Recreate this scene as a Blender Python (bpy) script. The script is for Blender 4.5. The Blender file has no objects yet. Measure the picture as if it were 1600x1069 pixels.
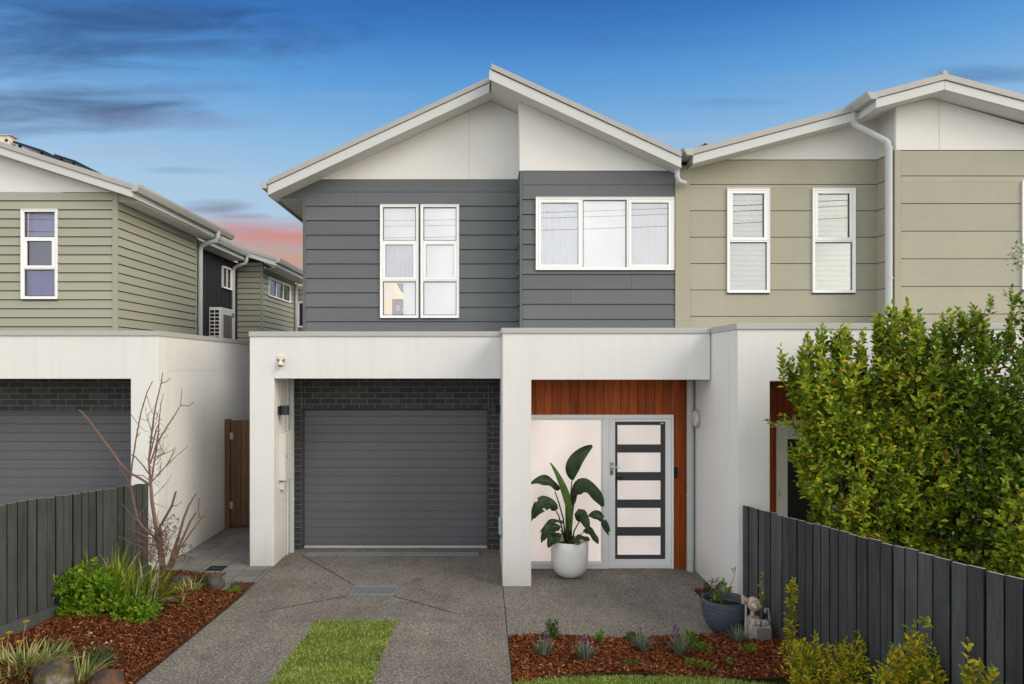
import bpy, bmesh, math, random
import numpy as np
from mathutils import Vector, noise as mnoise
random.seed(7); rng = np.random.default_rng(11)
C = bpy.context.scene.collection
F = 1120.0; VX, VY = 757.0, 574.0; H = 2.8          # lens in photo pixels, vanishing point, eye height (m)
def P(px, py, D): return ((px-VX)/F*D, D, H-(py-VY)/F*D)
def X(px, D): return (px-VX)/F*D
def Z(py, D): return H-(py-VY)/F*D

# ------------------------------------------------------------------ mesh collector
class MB:
    def __init__(s): s.v=[]; s.f=[]; s.m=[]
    def poly(s, pts, mi=0):
        b=len(s.v); s.v+= [tuple(p) for p in pts]; s.f.append(tuple(range(b,b+len(pts)))); s.m.append(mi); return s
    def box(s, x0,x1,y0,y1,z0,z1, mi=0):
        b=len(s.v)
        s.v+=[(x0,y0,z0),(x1,y0,z0),(x1,y1,z0),(x0,y1,z0),(x0,y0,z1),(x1,y0,z1),(x1,y1,z1),(x0,y1,z1)]
        for q in ((0,3,2,1),(4,5,6,7),(0,1,5,4),(1,2,6,5),(2,3,7,6),(3,0,4,7)):
            s.f.append(tuple(b+i for i in q)); s.m.append(mi)
        return s
    def prism(s, pts, off, mi=0):
        """polygon pts (3D) swept by vector off"""
        n=len(pts); b=len(s.v)
        s.v+=[tuple(p) for p in pts]; s.v+=[tuple(p[i]+off[i] for i in range(3)) for p in pts]
        s.f.append(tuple(range(b,b+n))); s.m.append(mi)
        s.f.append(tuple(range(b+2*n-1,b+n-1,-1))); s.m.append(mi)
        for i in range(n):
            j=(i+1)%n; s.f.append((b+j,b+i,b+n+i,b+n+j)); s.m.append(mi)
        return s
    def xz(s, pts, y0, y1, mi=0): return s.prism([(x,y0,z) for x,z in pts],(0,y1-y0,0),mi)
    def tube(s, pts, rad, n=7, mi=0, cap=True):
        pts=[Vector(p) for p in pts]; k=len(pts)
        if not hasattr(rad,'__len__'): rad=[rad]*k
        b=len(s.v); prev=None
        for i,p in enumerate(pts):
            t=(pts[min(i+1,k-1)]-pts[max(i-1,0)])
            if t.length<1e-9: t=Vector((0,0,1))
            t.normalize()
            a=prev if prev is not None else (Vector((1,0,0)) if abs(t.x)<.8 else Vector((0,1,0)))
            a=(a-t*a.dot(t)).normalized(); c=t.cross(a); prev=a
            for j in range(n):
                w=2*math.pi*j/n; q=p+(a*math.cos(w)+c*math.sin(w))*rad[i]; s.v.append(tuple(q))
        for i in range(k-1):
            for j in range(n):
                j2=(j+1)%n; s.f.append((b+i*n+j,b+i*n+j2,b+(i+1)*n+j2,b+(i+1)*n+j)); s.m.append(mi)
        if cap:
            s.f.append(tuple(b+j for j in range(n-1,-1,-1))); s.m.append(mi)
            s.f.append(tuple(b+(k-1)*n+j for j in range(n))); s.m.append(mi)
        return s
    def lathe(s, prof, cx, cy, n=40, mi=0):
        b=len(s.v); k=len(prof)
        for r,z in prof:
            for j in range(n):
                w=2*math.pi*j/n; s.v.append((cx+r*math.cos(w),cy+r*math.sin(w),z))
        for i in range(k-1):
            for j in range(n):
                j2=(j+1)%n; s.f.append((b+i*n+j,b+i*n+j2,b+(i+1)*n+j2,b+(i+1)*n+j)); s.m.append(mi)
        s.f.append(tuple(b+(k-1)*n+j for j in range(n))); s.m.append(mi)
        s.f.append(tuple(b+j for j in range(n-1,-1,-1))); s.m.append(mi)
        return s
    def ring(s, x0,x1,z0,z1,w,y0,y1,mi=0):
        """picture-frame of four butted bars"""
        s.box(x0,x1,y0,y1,z1-w,z1,mi); s.box(x0,x1,y0,y1,z0,z0+w,mi)
        s.box(x0,x0+w,y0,y1,z0+w,z1-w,mi); s.box(x1-w,x1,y0,y1,z0+w,z1-w,mi); return s
    def arr(s, V, Fc, mi=0):
        b=len(s.v); s.v+= [tuple(v) for v in V.tolist()]
        s.f+= [tuple(i+b for i in f) for f in Fc]; s.m+=[mi]*len(Fc); return s
    def build(s, name, mats, parent=None, smooth=False, bevel=0, recalc=True):
        me=bpy.data.meshes.new(name); o=bpy.data.objects.new(name,me); C.objects.link(o)
        off=Vector((0,0,0)); q=parent
        while q is not None: off+=q.location; q=q.parent
        me.from_pydata([(a-off.x,b-off.y,c-off.z) for a,b,c in s.v],[],s.f)
        if not isinstance(mats,(list,tuple)): mats=[mats]
        for m in mats: me.materials.append(m)
        me.polygons.foreach_set('material_index',s.m)
        if recalc:
            bm=bmesh.new(); bm.from_mesh(me); bmesh.ops.recalc_face_normals(bm,faces=bm.faces); bm.to_mesh(me); bm.free()
        if smooth:
            me.polygons.foreach_set('use_smooth',[True]*len(me.polygons))
        if parent is not None: o.parent=parent
        if bevel:
            mo=o.modifiers.new('bevel','BEVEL'); mo.width=bevel; mo.segments=2; mo.limit_method='ANGLE'; mo.angle_limit=math.radians(50)
        return o
def tag(o,label,cat,group=None,kind=None):
    if label: o['label']=label
    if cat: o['category']=cat
    if group: o['group']=group
    if kind: o['kind']=kind
    return o
def thing(name,label,cat,loc,group=None):
    o=bpy.data.objects.new(name,None); C.objects.link(o); o.location=loc; o.empty_display_size=.1
    return tag(o,label,cat,group)
def struct(o): o['kind']='structure'; return o
def stuff(o,label=None,cat=None): o['kind']='stuff'; return tag(o,label,cat)

# ------------------------------------------------------------------ materials
def new(name):
    m=bpy.data.materials.new(name); m.use_nodes=True; nt=m.node_tree
    return m,nt,nt.nodes['Principled BSDF']
def N(nt,t,**k):
    n=nt.nodes.new(t)
    for a,b in k.items(): setattr(n,a,b)
    return n
def coords(nt,stretch=(1,1,1),rot=(0,0,0)):
    tc=N(nt,'ShaderNodeTexCoord'); mp=N(nt,'ShaderNodeMapping')
    nt.links.new(tc.outputs['Object'],mp.inputs['Vector']); mp.inputs['Scale'].default_value=stretch; mp.inputs['Rotation'].default_value=rot
    return mp.outputs['Vector']
def math_n(nt,op,a,b=None,c=None):
    n=N(nt,'ShaderNodeMath',operation=op)
    for i,x in enumerate((a,b,c)):
        if x is None: continue
        if isinstance(x,(int,float)): n.inputs[i].default_value=x
        else: nt.links.new(x,n.inputs[i])
    return n.outputs[0]
def noise_n(nt,vec,scale,detail=4,rough=.55):
    n=N(nt,'ShaderNodeTexNoise'); n.inputs['Scale'].default_value=scale; n.inputs['Detail'].default_value=detail; n.inputs['Roughness'].default_value=rough
    nt.links.new(vec,n.inputs['Vector']); return n
def ramp_n(nt,fac,stops,interp='LINEAR'):
    r=N(nt,'ShaderNodeValToRGB'); r.color_ramp.interpolation=interp
    e=r.color_ramp.elements
    while len(e)<len(stops): e.new(.5)
    for k,(p,c) in enumerate(stops): e[k].position=p; e[k].color=(*c,1) if len(c)==3 else c
    nt.links.new(fac,r.inputs['Fac']); return r.outputs['Color']
def mixc(nt,fac,a,b,blend='MIX'):
    n=N(nt,'ShaderNodeMix',data_type='RGBA',blend_type=blend)
    for i,x in ((0,fac),(6,a),(7,b)):
        if isinstance(x,(int,float)): n.inputs[i].default_value=x
        elif isinstance(x,tuple): n.inputs[i].default_value=(*x,1) if len(x)==3 else x
        else: nt.links.new(x,n.inputs[i])
    return n.outputs[2]
def scalec(nt,col,fac):
    n=N(nt,'ShaderNodeVectorMath',operation='SCALE')
    if isinstance(col,tuple): n.inputs[0].default_value=col
    else: nt.links.new(col,n.inputs[0])
    nt.links.new(fac,n.inputs['Scale']); return n.outputs[0]
def bump(nt,bsdf,h,strength,dist=.01):
    b=N(nt,'ShaderNodeBump'); b.inputs['Strength'].default_value=strength; b.inputs['Distance'].default_value=dist
    nt.links.new(h,b.inputs['Height']); nt.links.new(b.outputs['Normal'],bsdf.inputs['Normal'])
def pm(name,col,rough=.6,var=.08,vscale=2.,bmp=0,bscale=60,metal=0,stretch=(1,1,1),island=0,spec=.22,fine=0,fscale=80):
    m,nt,b=new(name); v=coords(nt,stretch)
    n=noise_n(nt,v,vscale,5).outputs['Fac']
    f=math_n(nt,'MULTIPLY_ADD',n,2*var,1-var)
    if island:
        g=N(nt,'ShaderNodeNewGeometry'); f=math_n(nt,'MULTIPLY',f,math_n(nt,'MULTIPLY_ADD',g.outputs['Random Per Island'],2*island,1-island))
    if fine:
        n2=noise_n(nt,v,fscale,3).outputs['Fac']; f=math_n(nt,'MULTIPLY',f,math_n(nt,'MULTIPLY_ADD',n2,2*fine,1-fine))
    nt.links.new(scalec(nt,col,f),b.inputs['Base Color'])
    b.inputs['Roughness'].default_value=rough; b.inputs['Metallic'].default_value=metal; b.inputs['Specular IOR Level'].default_value=spec
    if bmp: bump(nt,b,noise_n(nt,v,bscale,4).outputs['Fac'],bmp)
    return m
def render_wall(name,col):
    m,nt,b=new(name); v=coords(nt)
    big=noise_n(nt,v,1.3,5).outputs['Fac']
    vs=coords(nt,(7,7,.5)); st=noise_n(nt,vs,1.5,5,.6).outputs['Fac']
    sep=N(nt,'ShaderNodeSeparateXYZ'); tc=N(nt,'ShaderNodeTexCoord'); nt.links.new(tc.outputs['Object'],sep.inputs[0])
    # splash dirt close to the ground, rain streaks
    low=N(nt,'ShaderNodeMapRange'); low.inputs[1].default_value=.0; low.inputs[2].default_value=.45; low.inputs[3].default_value=.85; low.inputs[4].default_value=0
    nt.links.new(sep.outputs['Z'],low.inputs[0])
    dirt=math_n(nt,'MULTIPLY',low.outputs[0],noise_n(nt,v,5,6,.7).outputs['Fac'])
    streak=ramp_n(nt,st,[(.5,(0,0,0)),(.8,(1,1,1))])
    f=math_n(nt,'MULTIPLY_ADD',big,.10,.95)
    c=scalec(nt,col,f)
    c=mixc(nt,math_n(nt,'MULTIPLY',streak,.22),c,(.50,.51,.50))
    c=mixc(nt,dirt,c,(.42,.38,.31))
    nt.links.new(c,b.inputs['Base Color']); b.inputs['Roughness'].default_value=.85; b.inputs['Specular IOR Level'].default_value=.2
    h=math_n(nt,'ADD',noise_n(nt,v,140,3).outputs['Fac'],noise_n(nt,coords(nt,(1,1,5)),22,3).outputs['Fac'])
    bump(nt,b,h,.25,.006); return m
def leaf_mat(name,stops,rough=.42,trans=.3,var=.25):
    m,nt,b=new(name); g=N(nt,'ShaderNodeNewGeometry')
    c=ramp_n(nt,g.outputs['Random Per Island'],stops)
    n=noise_n(nt,coords(nt),3.5,3).outputs['Fac']
    c=scalec(nt,c,math_n(nt,'MULTIPLY_ADD',n,2*var,1-var))
    nt.links.new(c,b.inputs['Base Color']); b.inputs['Roughness'].default_value=rough; b.inputs['Specular IOR Level'].default_value=.16
    t=N(nt,'ShaderNodeBsdfTranslucent'); nt.links.new(mixc(nt,.5,c,(.22,.28,.03),'MIX'),t.inputs['Color'])
    mx=N(nt,'ShaderNodeMixShader'); mx.inputs[0].default_value=trans
    out=nt.nodes['Material Output']; nt.links.new(b.outputs[0],mx.inputs[1]); nt.links.new(t.outputs[0],mx.inputs[2]); nt.links.new(mx.outputs[0],out.inputs['Surface'])
    return m
def glass_mat(name,refl=.16,tint=(1,1,1),rough=.0):
    m,nt,b=new(name); nt.nodes.remove(b)
    t=N(nt,'ShaderNodeBsdfTransparent'); t.inputs['Color'].default_value=(*tint,1)
    g=N(nt,'ShaderNodeBsdfGlossy'); g.inputs['Roughness'].default_value=rough
    fr=N(nt,'ShaderNodeFresnel'); fr.inputs['IOR'].default_value=1.5
    mx=N(nt,'ShaderNodeMixShader'); nt.links.new(math_n(nt,'ADD',fr.outputs[0],refl-.04),mx.inputs[0])
    nt.links.new(t.outputs[0],mx.inputs[1]); nt.links.new(g.outputs[0],mx.inputs[2]); nt.links.new(mx.outputs[0],nt.nodes['Material Output'].inputs['Surface'])
    return m
def glow(name,col,em,rough=.4,ecol=None,var=.05,vscale=1.5):  # window light put into panes, blinds and drapes as emission
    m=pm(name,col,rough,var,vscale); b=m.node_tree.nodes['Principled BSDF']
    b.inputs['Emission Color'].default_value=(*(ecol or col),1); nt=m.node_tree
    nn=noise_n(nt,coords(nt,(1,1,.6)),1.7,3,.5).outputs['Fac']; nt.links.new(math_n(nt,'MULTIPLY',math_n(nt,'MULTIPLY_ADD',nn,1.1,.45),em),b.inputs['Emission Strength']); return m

M={}
M['render']=render_wall('white_render',(.715,.705,.682))
M['sheet']=pm('white_sheet',(.69,.68,.655),.7,.03,1.2)
M['barge']=pm('barge_paint',(.56,.565,.555),.5,.03,2)
M['soffit']=pm('soffit_paint',(.66,.655,.635),.7,.03,2)
M['roof']=pm('roof_metal',(.37,.36,.34),.45,.06,2,spec=.5)
M['coping']=pm('coping_metal',(.43,.43,.415),.45,.06,3)
M['char']=pm('charcoal_board',(.122,.134,.138),.5,.08,1.4,bmp=.05,bscale=200,stretch=(.4,1,4),island=.05)
M['char_back']=pm('charcoal_trim',(.112,.121,.121),.5,.06,2)
M['sage']=pm('sage_panel',(.362,.347,.268),.7,.08,1.1,fine=.05,fscale=9,island=.03)
M['sage_trim']=pm('sage_trim',(.355,.336,.258),.7,.08,1.5)
M['olive']=pm('olive_board',(.335,.338,.265),.65,.06,1.3,stretch=(.5,.5,3),island=.04)
M['olive_trim']=pm('olive_trim',(.325,.33,.26),.65,.06,2)
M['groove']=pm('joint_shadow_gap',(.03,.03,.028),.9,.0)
M['black_metal']=pm('black_corrugated',(.018,.021,.028),.4,.1,2)
M['alu']=pm('white_aluminium',(.86,.86,.855),.35,.02,3)
M['greyalu']=pm('grey_seal',(.07,.07,.075),.6,.02)
M['pipe']=pm('painted_pipe',(.46,.48,.47),.45,.04,3)
M['door_char']=pm('garage_door_steel',(.125,.130,.137),.45,.06,1.2,bmp=.12,bscale=160,stretch=(.15,1,2))
M['dark_frame']=pm('dark_door_frame',(.06,.062,.066),.5,.04,3)
M['glass']=glass_mat('clear_glass',.20)
M['glass_r']=glass_mat('reflective_glass',.22,(.85,.9,.88))
M['glass_d']=glass_mat('dark_glass',.08,(.85,.86,.95))
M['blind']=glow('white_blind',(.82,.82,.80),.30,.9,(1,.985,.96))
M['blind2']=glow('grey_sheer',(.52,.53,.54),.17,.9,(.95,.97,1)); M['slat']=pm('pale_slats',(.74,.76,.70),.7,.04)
M['curtain']=pm('purple_curtain',(.33,.27,.55),.9,.25,6,stretch=(6,1,.3))
M['dim']=pm('lilac_blind',(.56,.53,.66),.9,.06); M['dusk']=pm('dusky_blind',(.07,.085,.11),.9,.06)
M['dark_room']=pm('dark_room',(.03,.03,.035),.9,.1)
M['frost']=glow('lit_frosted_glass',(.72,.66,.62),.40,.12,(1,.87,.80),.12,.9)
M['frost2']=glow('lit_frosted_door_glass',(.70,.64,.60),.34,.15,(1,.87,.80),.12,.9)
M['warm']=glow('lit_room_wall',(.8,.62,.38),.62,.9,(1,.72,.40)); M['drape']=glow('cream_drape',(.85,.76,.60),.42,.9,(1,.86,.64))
M['shelf']=pm('wooden_shelf',(.20,.115,.045),.6,.15,6)
M['blue']=pm('blue_cloth',(.03,.12,.32),.8,.2,6)
M['chrome']=pm('brushed_metal',(.62,.62,.62),.25,.03,metal=1)
M['galv']=pm('galvanised',(.42,.45,.46),.42,.15,20,metal=.6)
M['black']=pm('black_plastic',(.012,.013,.016),.4,.02)
M['char_lamp']=pm('charcoal_lamp',(.03,.036,.046),.4,.05)
M['cream']=pm('cream_plastic',(.66,.61,.50),.45,.04)
M['cream_box']=pm('cream_meter_box',(.66,.645,.60),.5,.03)
M['white_gloss']=pm('white_glaze',(.76,.755,.73),.28,.05,3,spec=.5)
M['navy_pot']=pm('blue_grey_ceramic',(.066,.079,.098),.6,.6,5,bmp=.7,bscale=12,stretch=(1,1,7),fine=.55,fscale=14)
M['soil']=pm('potting_soil',(.03,.02,.014),.95,.4,30,bmp=.6,bscale=60)
M['acwhite']=pm('ac_case',(.78,.76,.71),.4,.03)
M['acgrille']=pm('ac_grille',(.20,.18,.15),.6,.05)
M['logo']=pm('blue_badge',(.03,.10,.30),.4,.05)
M['solar']=pm('solar_panel_black',(.01,.011,.014),.15,.05)
M['meter']=pm('gas_meter_paint',(.42,.37,.335),.6,.18,14)
M['meter_d']=pm('gas_meter_front',(.22,.19,.16),.6,.15,20)
M['reg']=pm('regulator_paint',(.50,.37,.29),.65,.15,14)
M['bark']=pm('bark',(.17,.108,.08),.85,.35,22,bmp=.5,bscale=60,stretch=(1,1,.4))
M['bark_g']=pm('grey_bark',(.15,.115,.08),.85,.35,22,bmp=.5,bscale=60)
M['cutwood']=pm('cut_wood',(.38,.25,.14),.9,.2,20)
M['palegate']=pm('gate_timber',(.115,.066,.036),.75,.3,2.5,stretch=(8,8,.6),island=.3,bmp=.2,bscale=50)
def paling_mat(name,a,b_,c,isl):
    m,nt,bs=new(name); g=N(nt,'ShaderNodeNewGeometry'); tc=N(nt,'ShaderNodeTexCoord'); mp=N(nt,'ShaderNodeMapping'); nt.links.new(tc.outputs['Object'],mp.inputs['Vector']); mp.inputs['Scale'].default_value=(16,16,.8)
    cb=N(nt,'ShaderNodeCombineXYZ'); nt.links.new(math_n(nt,'MULTIPLY',g.outputs['Random Per Island'],40),cb.inputs[2]); nt.links.new(cb.outputs[0],mp.inputs['Location'])
    n=N(nt,'ShaderNodeTexNoise'); n.inputs['Scale'].default_value=2.2; n.inputs['Detail'].default_value=8; n.inputs['Roughness'].default_value=.7; n.inputs['Distortion'].default_value=.8; nt.links.new(mp.outputs[0],n.inputs['Vector'])
    bl=noise_n(nt,coords(nt,(1,1,.5)),4,5,.6).outputs['Fac']
    col=ramp_n(nt,n.outputs['Fac'],[(.30,a),(.50,b_),(.62,b_),(.76,c)])
    col=scalec(nt,col,math_n(nt,'MULTIPLY',math_n(nt,'MULTIPLY_ADD',g.outputs['Random Per Island'],2*isl,1-isl),math_n(nt,'MULTIPLY_ADD',bl,.9,.55)))
    nt.links.new(col,bs.inputs['Base Color']); bs.inputs['Roughness'].default_value=.8; bs.inputs['Specular IOR Level'].default_value=.1; bump(nt,bs,n.outputs['Fac'],.5,.004); return m
M['fence_r']=paling_mat('charcoal_stained_paling',(.032,.034,.035),(.070,.073,.075),(.22,.22,.215),.30)
M['fence_l']=paling_mat('grey_stained_paling',(.036,.040,.039),(.072,.079,.077),(.20,.21,.205),.22)
M['gap_shade_edge']=pm('painted_gap_shade',(.010,.011,.012),.9,.2,20)  # near-black paling ends, painted to stand in for shade between boards
M['fence_top']=pm('weathered_paling_end',(.36,.35,.33),.9,.3,20)
M['rock']=pm('basalt',(.075,.068,.062),.85,.5,9,bmp=.8,bscale=16,fine=.3,fscale=30)
def rock_mat(name,a,b_,c):
    m,nt,b=new(name); v=coords(nt); n=noise_n(nt,v,5,6,.65).outputs['Fac']
    nt.links.new(ramp_n(nt,n,[(.30,a),(.46,a),(.56,b_),(.66,c),(.8,a)]),b.inputs['Base Color']); b.inputs['Roughness'].default_value=.9
    bump(nt,b,noise_n(nt,v,18,6,.7).outputs['Fac'],.9,.03); return m
M['rock_y']=rock_mat('lichen_basalt',(.05,.047,.045),(.13,.095,.03),(.24,.235,.22))
M['rock_r']=rock_mat('rusty_basalt',(.055,.045,.04),(.15,.06,.03),(.09,.07,.06))
def timber_mat():
    m,nt,b=new('cedar_lining'); v=coords(nt,(14,14,.9)); g=N(nt,'ShaderNodeNewGeometry')
    n=noise_n(nt,v,2.2,6,.65).outputs['Fac']
    c=ramp_n(nt,n,[(.25,(.155,.030,.006)),(.5,(.345,.072,.012)),(.75,(.46,.110,.020))])
    c=scalec(nt,c,math_n(nt,'MULTIPLY_ADD',g.outputs['Random Per Island'],.6,.72))
    nt.links.new(c,b.inputs['Base Color']); b.inputs['Roughness'].default_value=.5; b.inputs['Specular IOR Level'].default_value=.2; bump(nt,b,n,.1); return m
M['cedar']=timber_mat()
def concrete_mat():
    m,nt,b=new('exposed_aggregate'); v=coords(nt)
    vo=N(nt,'ShaderNodeTexVoronoi'); vo.inputs['Scale'].default_value=108; nt.links.new(v,vo.inputs['Vector'])
    sep=N(nt,'ShaderNodeSeparateColor'); nt.links.new(vo.outputs['Color'],sep.inputs[0])
    st=ramp_n(nt,sep.outputs[0],[(0,(.092,.086,.079)),(.35,(.168,.154,.138)),(.68,(.245,.223,.196)),(.92,(.305,.278,.243)),(.97,(.42,.385,.335)),(1,(.54,.495,.43))])
    gap=ramp_n(nt,vo.outputs['Distance'],[(.0,(1,1,1)),(.45,(1,1,1)),(.75,(.62,.60,.57))])
    c=mixc(nt,1,st,gap,'MULTIPLY')
    big=noise_n(nt,v,.9,6,.6).outputs['Fac']; mid=noise_n(nt,coords(nt),4,4).outputs['Fac']
    tyr=noise_n(nt,coords(nt,(2.4,.16,1)),1.6,3,.5).outputs['Fac']
    f=math_n(nt,'MULTIPLY',math_n(nt,'MULTIPLY',math_n(nt,'MULTIPLY_ADD',big,1.0,.52),math_n(nt,'MULTIPLY_ADD',tyr,.5,.75)),math_n(nt,'MULTIPLY_ADD',mid,.2,.9))
    c=scalec(nt,c,f)
    tan=ramp_n(nt,noise_n(nt,coords(nt),.7,3).outputs['Fac'],[(.5,(0,0,0)),(.75,(1,1,1))])
    c=mixc(nt,math_n(nt,'MULTIPLY',tan,.35),c,(.23,.185,.135))
    sp_=ramp_n(nt,noise_n(nt,coords(nt),2.6,2,.4).outputs['Fac'],[(.66,(0,0,0)),(.72,(1,1,1))])
    c=mixc(nt,math_n(nt,'MULTIPLY',sp_,.35),c,(.07,.062,.055))
    nt.links.new(c,b.inputs['Base Color']); b.inputs['Specular IOR Level'].default_value=.15; b.inputs['Roughness'].default_value=.8
    bump(nt,b,vo.outputs['Distance'],.5,.006); return m
M['conc']=concrete_mat()
def paver_mat():
    m,nt,b=new('grey_pavers'); v=coords(nt)
    mp=N(nt,'ShaderNodeMapping'); nt.links.new(v,mp.inputs['Vector']); mp.inputs['Location'].default_value=(3.323,-.09,0)
    br=N(nt,'ShaderNodeTexBrick',offset=0.,squash=1.); br.inputs['Scale'].default_value=1; br.inputs['Brick Width'].default_value=.297; br.inputs['Row Height'].default_value=.297
    br.inputs['Mortar Size'].default_value=.005; br.inputs['Color1'].default_value=(.16,.155,.145,1); br.inputs['Color2'].default_value=(.205,.20,.19,1); br.inputs['Mortar'].default_value=(.045,.042,.038,1)
    nt.links.new(mp.outputs[0],br.inputs['Vector'])
    c=scalec(nt,br.outputs['Color'],math_n(nt,'MULTIPLY',math_n(nt,'MULTIPLY_ADD',noise_n(nt,v,2.5,6).outputs['Fac'],.6,.7),math_n(nt,'MULTIPLY_ADD',noise_n(nt,v,120,2).outputs['Fac'],.3,.85)))
    nt.links.new(c,b.inputs['Base Color']); b.inputs['Specular IOR Level'].default_value=.15; b.inputs['Roughness'].default_value=.8; return m
M['paver']=paver_mat()
def brick_mat(name,off=.5,shift=0.):
    m,nt,b=new(name); tc=N(nt,'ShaderNodeTexCoord'); sep=N(nt,'ShaderNodeSeparateXYZ'); nt.links.new(tc.outputs['Object'],sep.inputs[0])
    cb=N(nt,'ShaderNodeCombineXYZ'); nt.links.new(math_n(nt,'ADD',math_n(nt,'ADD',sep.outputs['X'],shift),sep.outputs['Y']),cb.inputs[0]); nt.links.new(sep.outputs['Z'],cb.inputs[1])
    br=N(nt,'ShaderNodeTexBrick',offset=off); br.inputs['Scale'].default_value=1; br.inputs['Brick Width'].default_value=.24; br.inputs['Row Height'].default_value=.086
    br.inputs['Mortar Size'].default_value=.005; br.inputs['Mortar Smooth'].default_value=.1; br.inputs['Bias'].default_value=-.2
    br.inputs['Color1'].default_value=(.040,.044,.050,1); br.inputs['Color2'].default_value=(.070,.073,.077,1); br.inputs['Mortar'].default_value=(.195,.17,.135,1)
    nt.links.new(cb.outputs[0],br.inputs['Vector'])
    c=scalec(nt,br.outputs['Color'],math_n(nt,'MULTIPLY_ADD',noise_n(nt,tc.outputs['Object'],30,5).outputs['Fac'],.8,.6))
    nt.links.new(c,b.inputs['Base Color']); b.inputs['Roughness'].default_value=.7; b.inputs['Specular IOR Level'].default_value=.15
    bump(nt,b,math_n(nt,'SUBTRACT',1,br.outputs['Fac']),.8,.008); return m
M['brick']=brick_mat('dark_brick'); M['brick_j']=brick_mat('dark_brick_jamb',0.,2.81)
M['mulch']=pm('mulch_base',(.075,.026,.013),.95,.5,14,bmp=.8,bscale=50,fine=.4,fscale=45)
def chip_mat():
    m,nt,b=new('bark_chips'); g=N(nt,'ShaderNodeNewGeometry')
    c=ramp_n(nt,g.outputs['Random Per Island'],[(0,(.026,.008,.004)),(.3,(.085,.024,.009)),(.65,(.185,.053,.016)),(.92,(.29,.098,.034)),(1,(.46,.23,.12))])
    nt.links.new(c,b.inputs['Base Color']); b.inputs['Specular IOR Level'].default_value=.1; b.inputs['Roughness'].default_value=.9; return m
M['chips']=chip_mat()
M['lawn_base']=pm('lawn_soil',(.17,.19,.05),.95,.4,8,fine=.4,fscale=60)
M['ground']=pm('verge_ground',(.16,.16,.105),.95,.4,3,fine=.3,fscale=30)
M['grass']=leaf_mat('grass_blades',[(0,(.10,.19,.025)),(.35,(.20,.32,.040)),(.65,(.33,.41,.07)),(.86,(.52,.49,.16)),(1,(.64,.56,.27))],.6,.3,.5)
M['hedge']=leaf_mat('hedge_leaves',[(0,(.035,.085,.010)),(.3,(.12,.21,.016)),(.6,(.28,.36,.026)),(.85,(.50,.51,.04)),(.965,(.64,.56,.05)),(.985,(.42,.24,.02)),(1,(.40,.13,.02))],.36,.3,.35)
M['hedge_d']=leaf_mat('dark_hedge_leaves',[(0,(.028,.070,.010)),(.4,(.090,.175,.016)),(.75,(.21,.31,.027)),(.975,(.44,.48,.045)),(1,(.30,.14,.02))],.34,.28,.35)
M['yshrub']=leaf_mat('yellow_green_leaves',[(0,(.10,.15,.012)),(.3,(.26,.30,.018)),(.6,(.48,.44,.024)),(.9,(.68,.52,.03)),(1,(.50,.30,.02))],.4,.3,.3)
M['gshrub']=leaf_mat('fresh_green_leaves',[(0,(.045,.12,.010)),(.5,(.12,.25,.014)),(.85,(.24,.37,.02)),(.97,(.30,.35,.03)),(1,(.55,.35,.02))],.35,.3,.3)
M['strap']=leaf_mat('strap_leaves',[(0,(.05,.11,.010)),(.45,(.14,.22,.018)),(.75,(.28,.34,.035)),(.86,(.33,.28,.05)),(.93,(.40,.36,.25)),(1,(.50,.46,.38))],.4,.25,.3)
M['varieg']=leaf_mat('variegated_leaves',[(0,(.10,.14,.04)),(.35,(.24,.28,.08)),(.7,(.44,.41,.17)),(1,(.58,.53,.32))],.45,.25,.25)
M['fern']=leaf_mat('feathery_leaves',[(0,(.022,.065,.02)),(.6,(.055,.12,.035)),(1,(.11,.18,.06))],.5,.25,.2)
M['lav']=leaf_mat('lavender_leaves',[(0,(.09,.13,.08)),(.6,(.18,.23,.16)),(1,(.30,.34,.26))],.6,.15,.2)
M['lavfl']=leaf_mat('lavender_flowers',[(0,(.08,.04,.14)),(1,(.17,.09,.24))],.6,.15,.2)
M['dgreen']=leaf_mat('small_dark_leaves',[(0,(.028,.065,.014)),(.7,(.065,.125,.022)),(1,(.11,.14,.03))],.4,.25,.2)
M['bronze']=leaf_mat('bronze_leaves',[(0,(.03,.028,.014)),(.6,(.065,.055,.025)),(1,(.11,.10,.04))],.5,.2,.2)
M['redleaf']=leaf_mat('rusty_groundcover',[(0,(.08,.03,.02)),(1,(.19,.08,.05))],.6,.2,.2)
M['petal_y']=leaf_mat('yellow_petals',[(0,(.55,.26,.01)),(1,(.70,.42,.02))],.6,.25,.1)
M['petal_w']=leaf_mat('white_petals',[(0,(.70,.68,.60)),(1,(.85,.84,.78))],.6,.25,.05)
M['petal_r']=leaf_mat('red_petals',[(0,(.45,.02,.04)),(1,(.60,.06,.08))],.6,.2,.1)
def bop_mat(name,a,b_):
    m,nt,b=new(name); g=N(nt,'ShaderNodeNewGeometry'); v=coords(nt)
    c=ramp_n(nt,noise_n(nt,v,9,4).outputs['Fac'],[(.3,a),(.62,b_),(.78,(.16,.12,.03))])
    nt.links.new(c,b.inputs['Base Color']); b.inputs['Roughness'].default_value=.45; b.inputs['Specular IOR Level'].default_value=.3
    w=N(nt,'ShaderNodeTexWave'); w.inputs['Scale'].default_value=26; w.inputs['Distortion'].default_value=2; nt.links.new(v,w.inputs['Vector']); bump(nt,b,w.outputs['Fac'],.15,.004); return m
M['bop']=bop_mat('broad_dark_leaf',(.012,.028,.008),(.024,.050,.012))
M['bop_l']=bop_mat('young_pale_leaf',(.050,.105,.016),(.075,.14,.025))
M['bopstem']=pm('green_stem',(.05,.075,.022),.4,.2,10)
M['bopstem_d']=pm('dark_stem',(.035,.036,.014),.4,.2,10)

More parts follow.
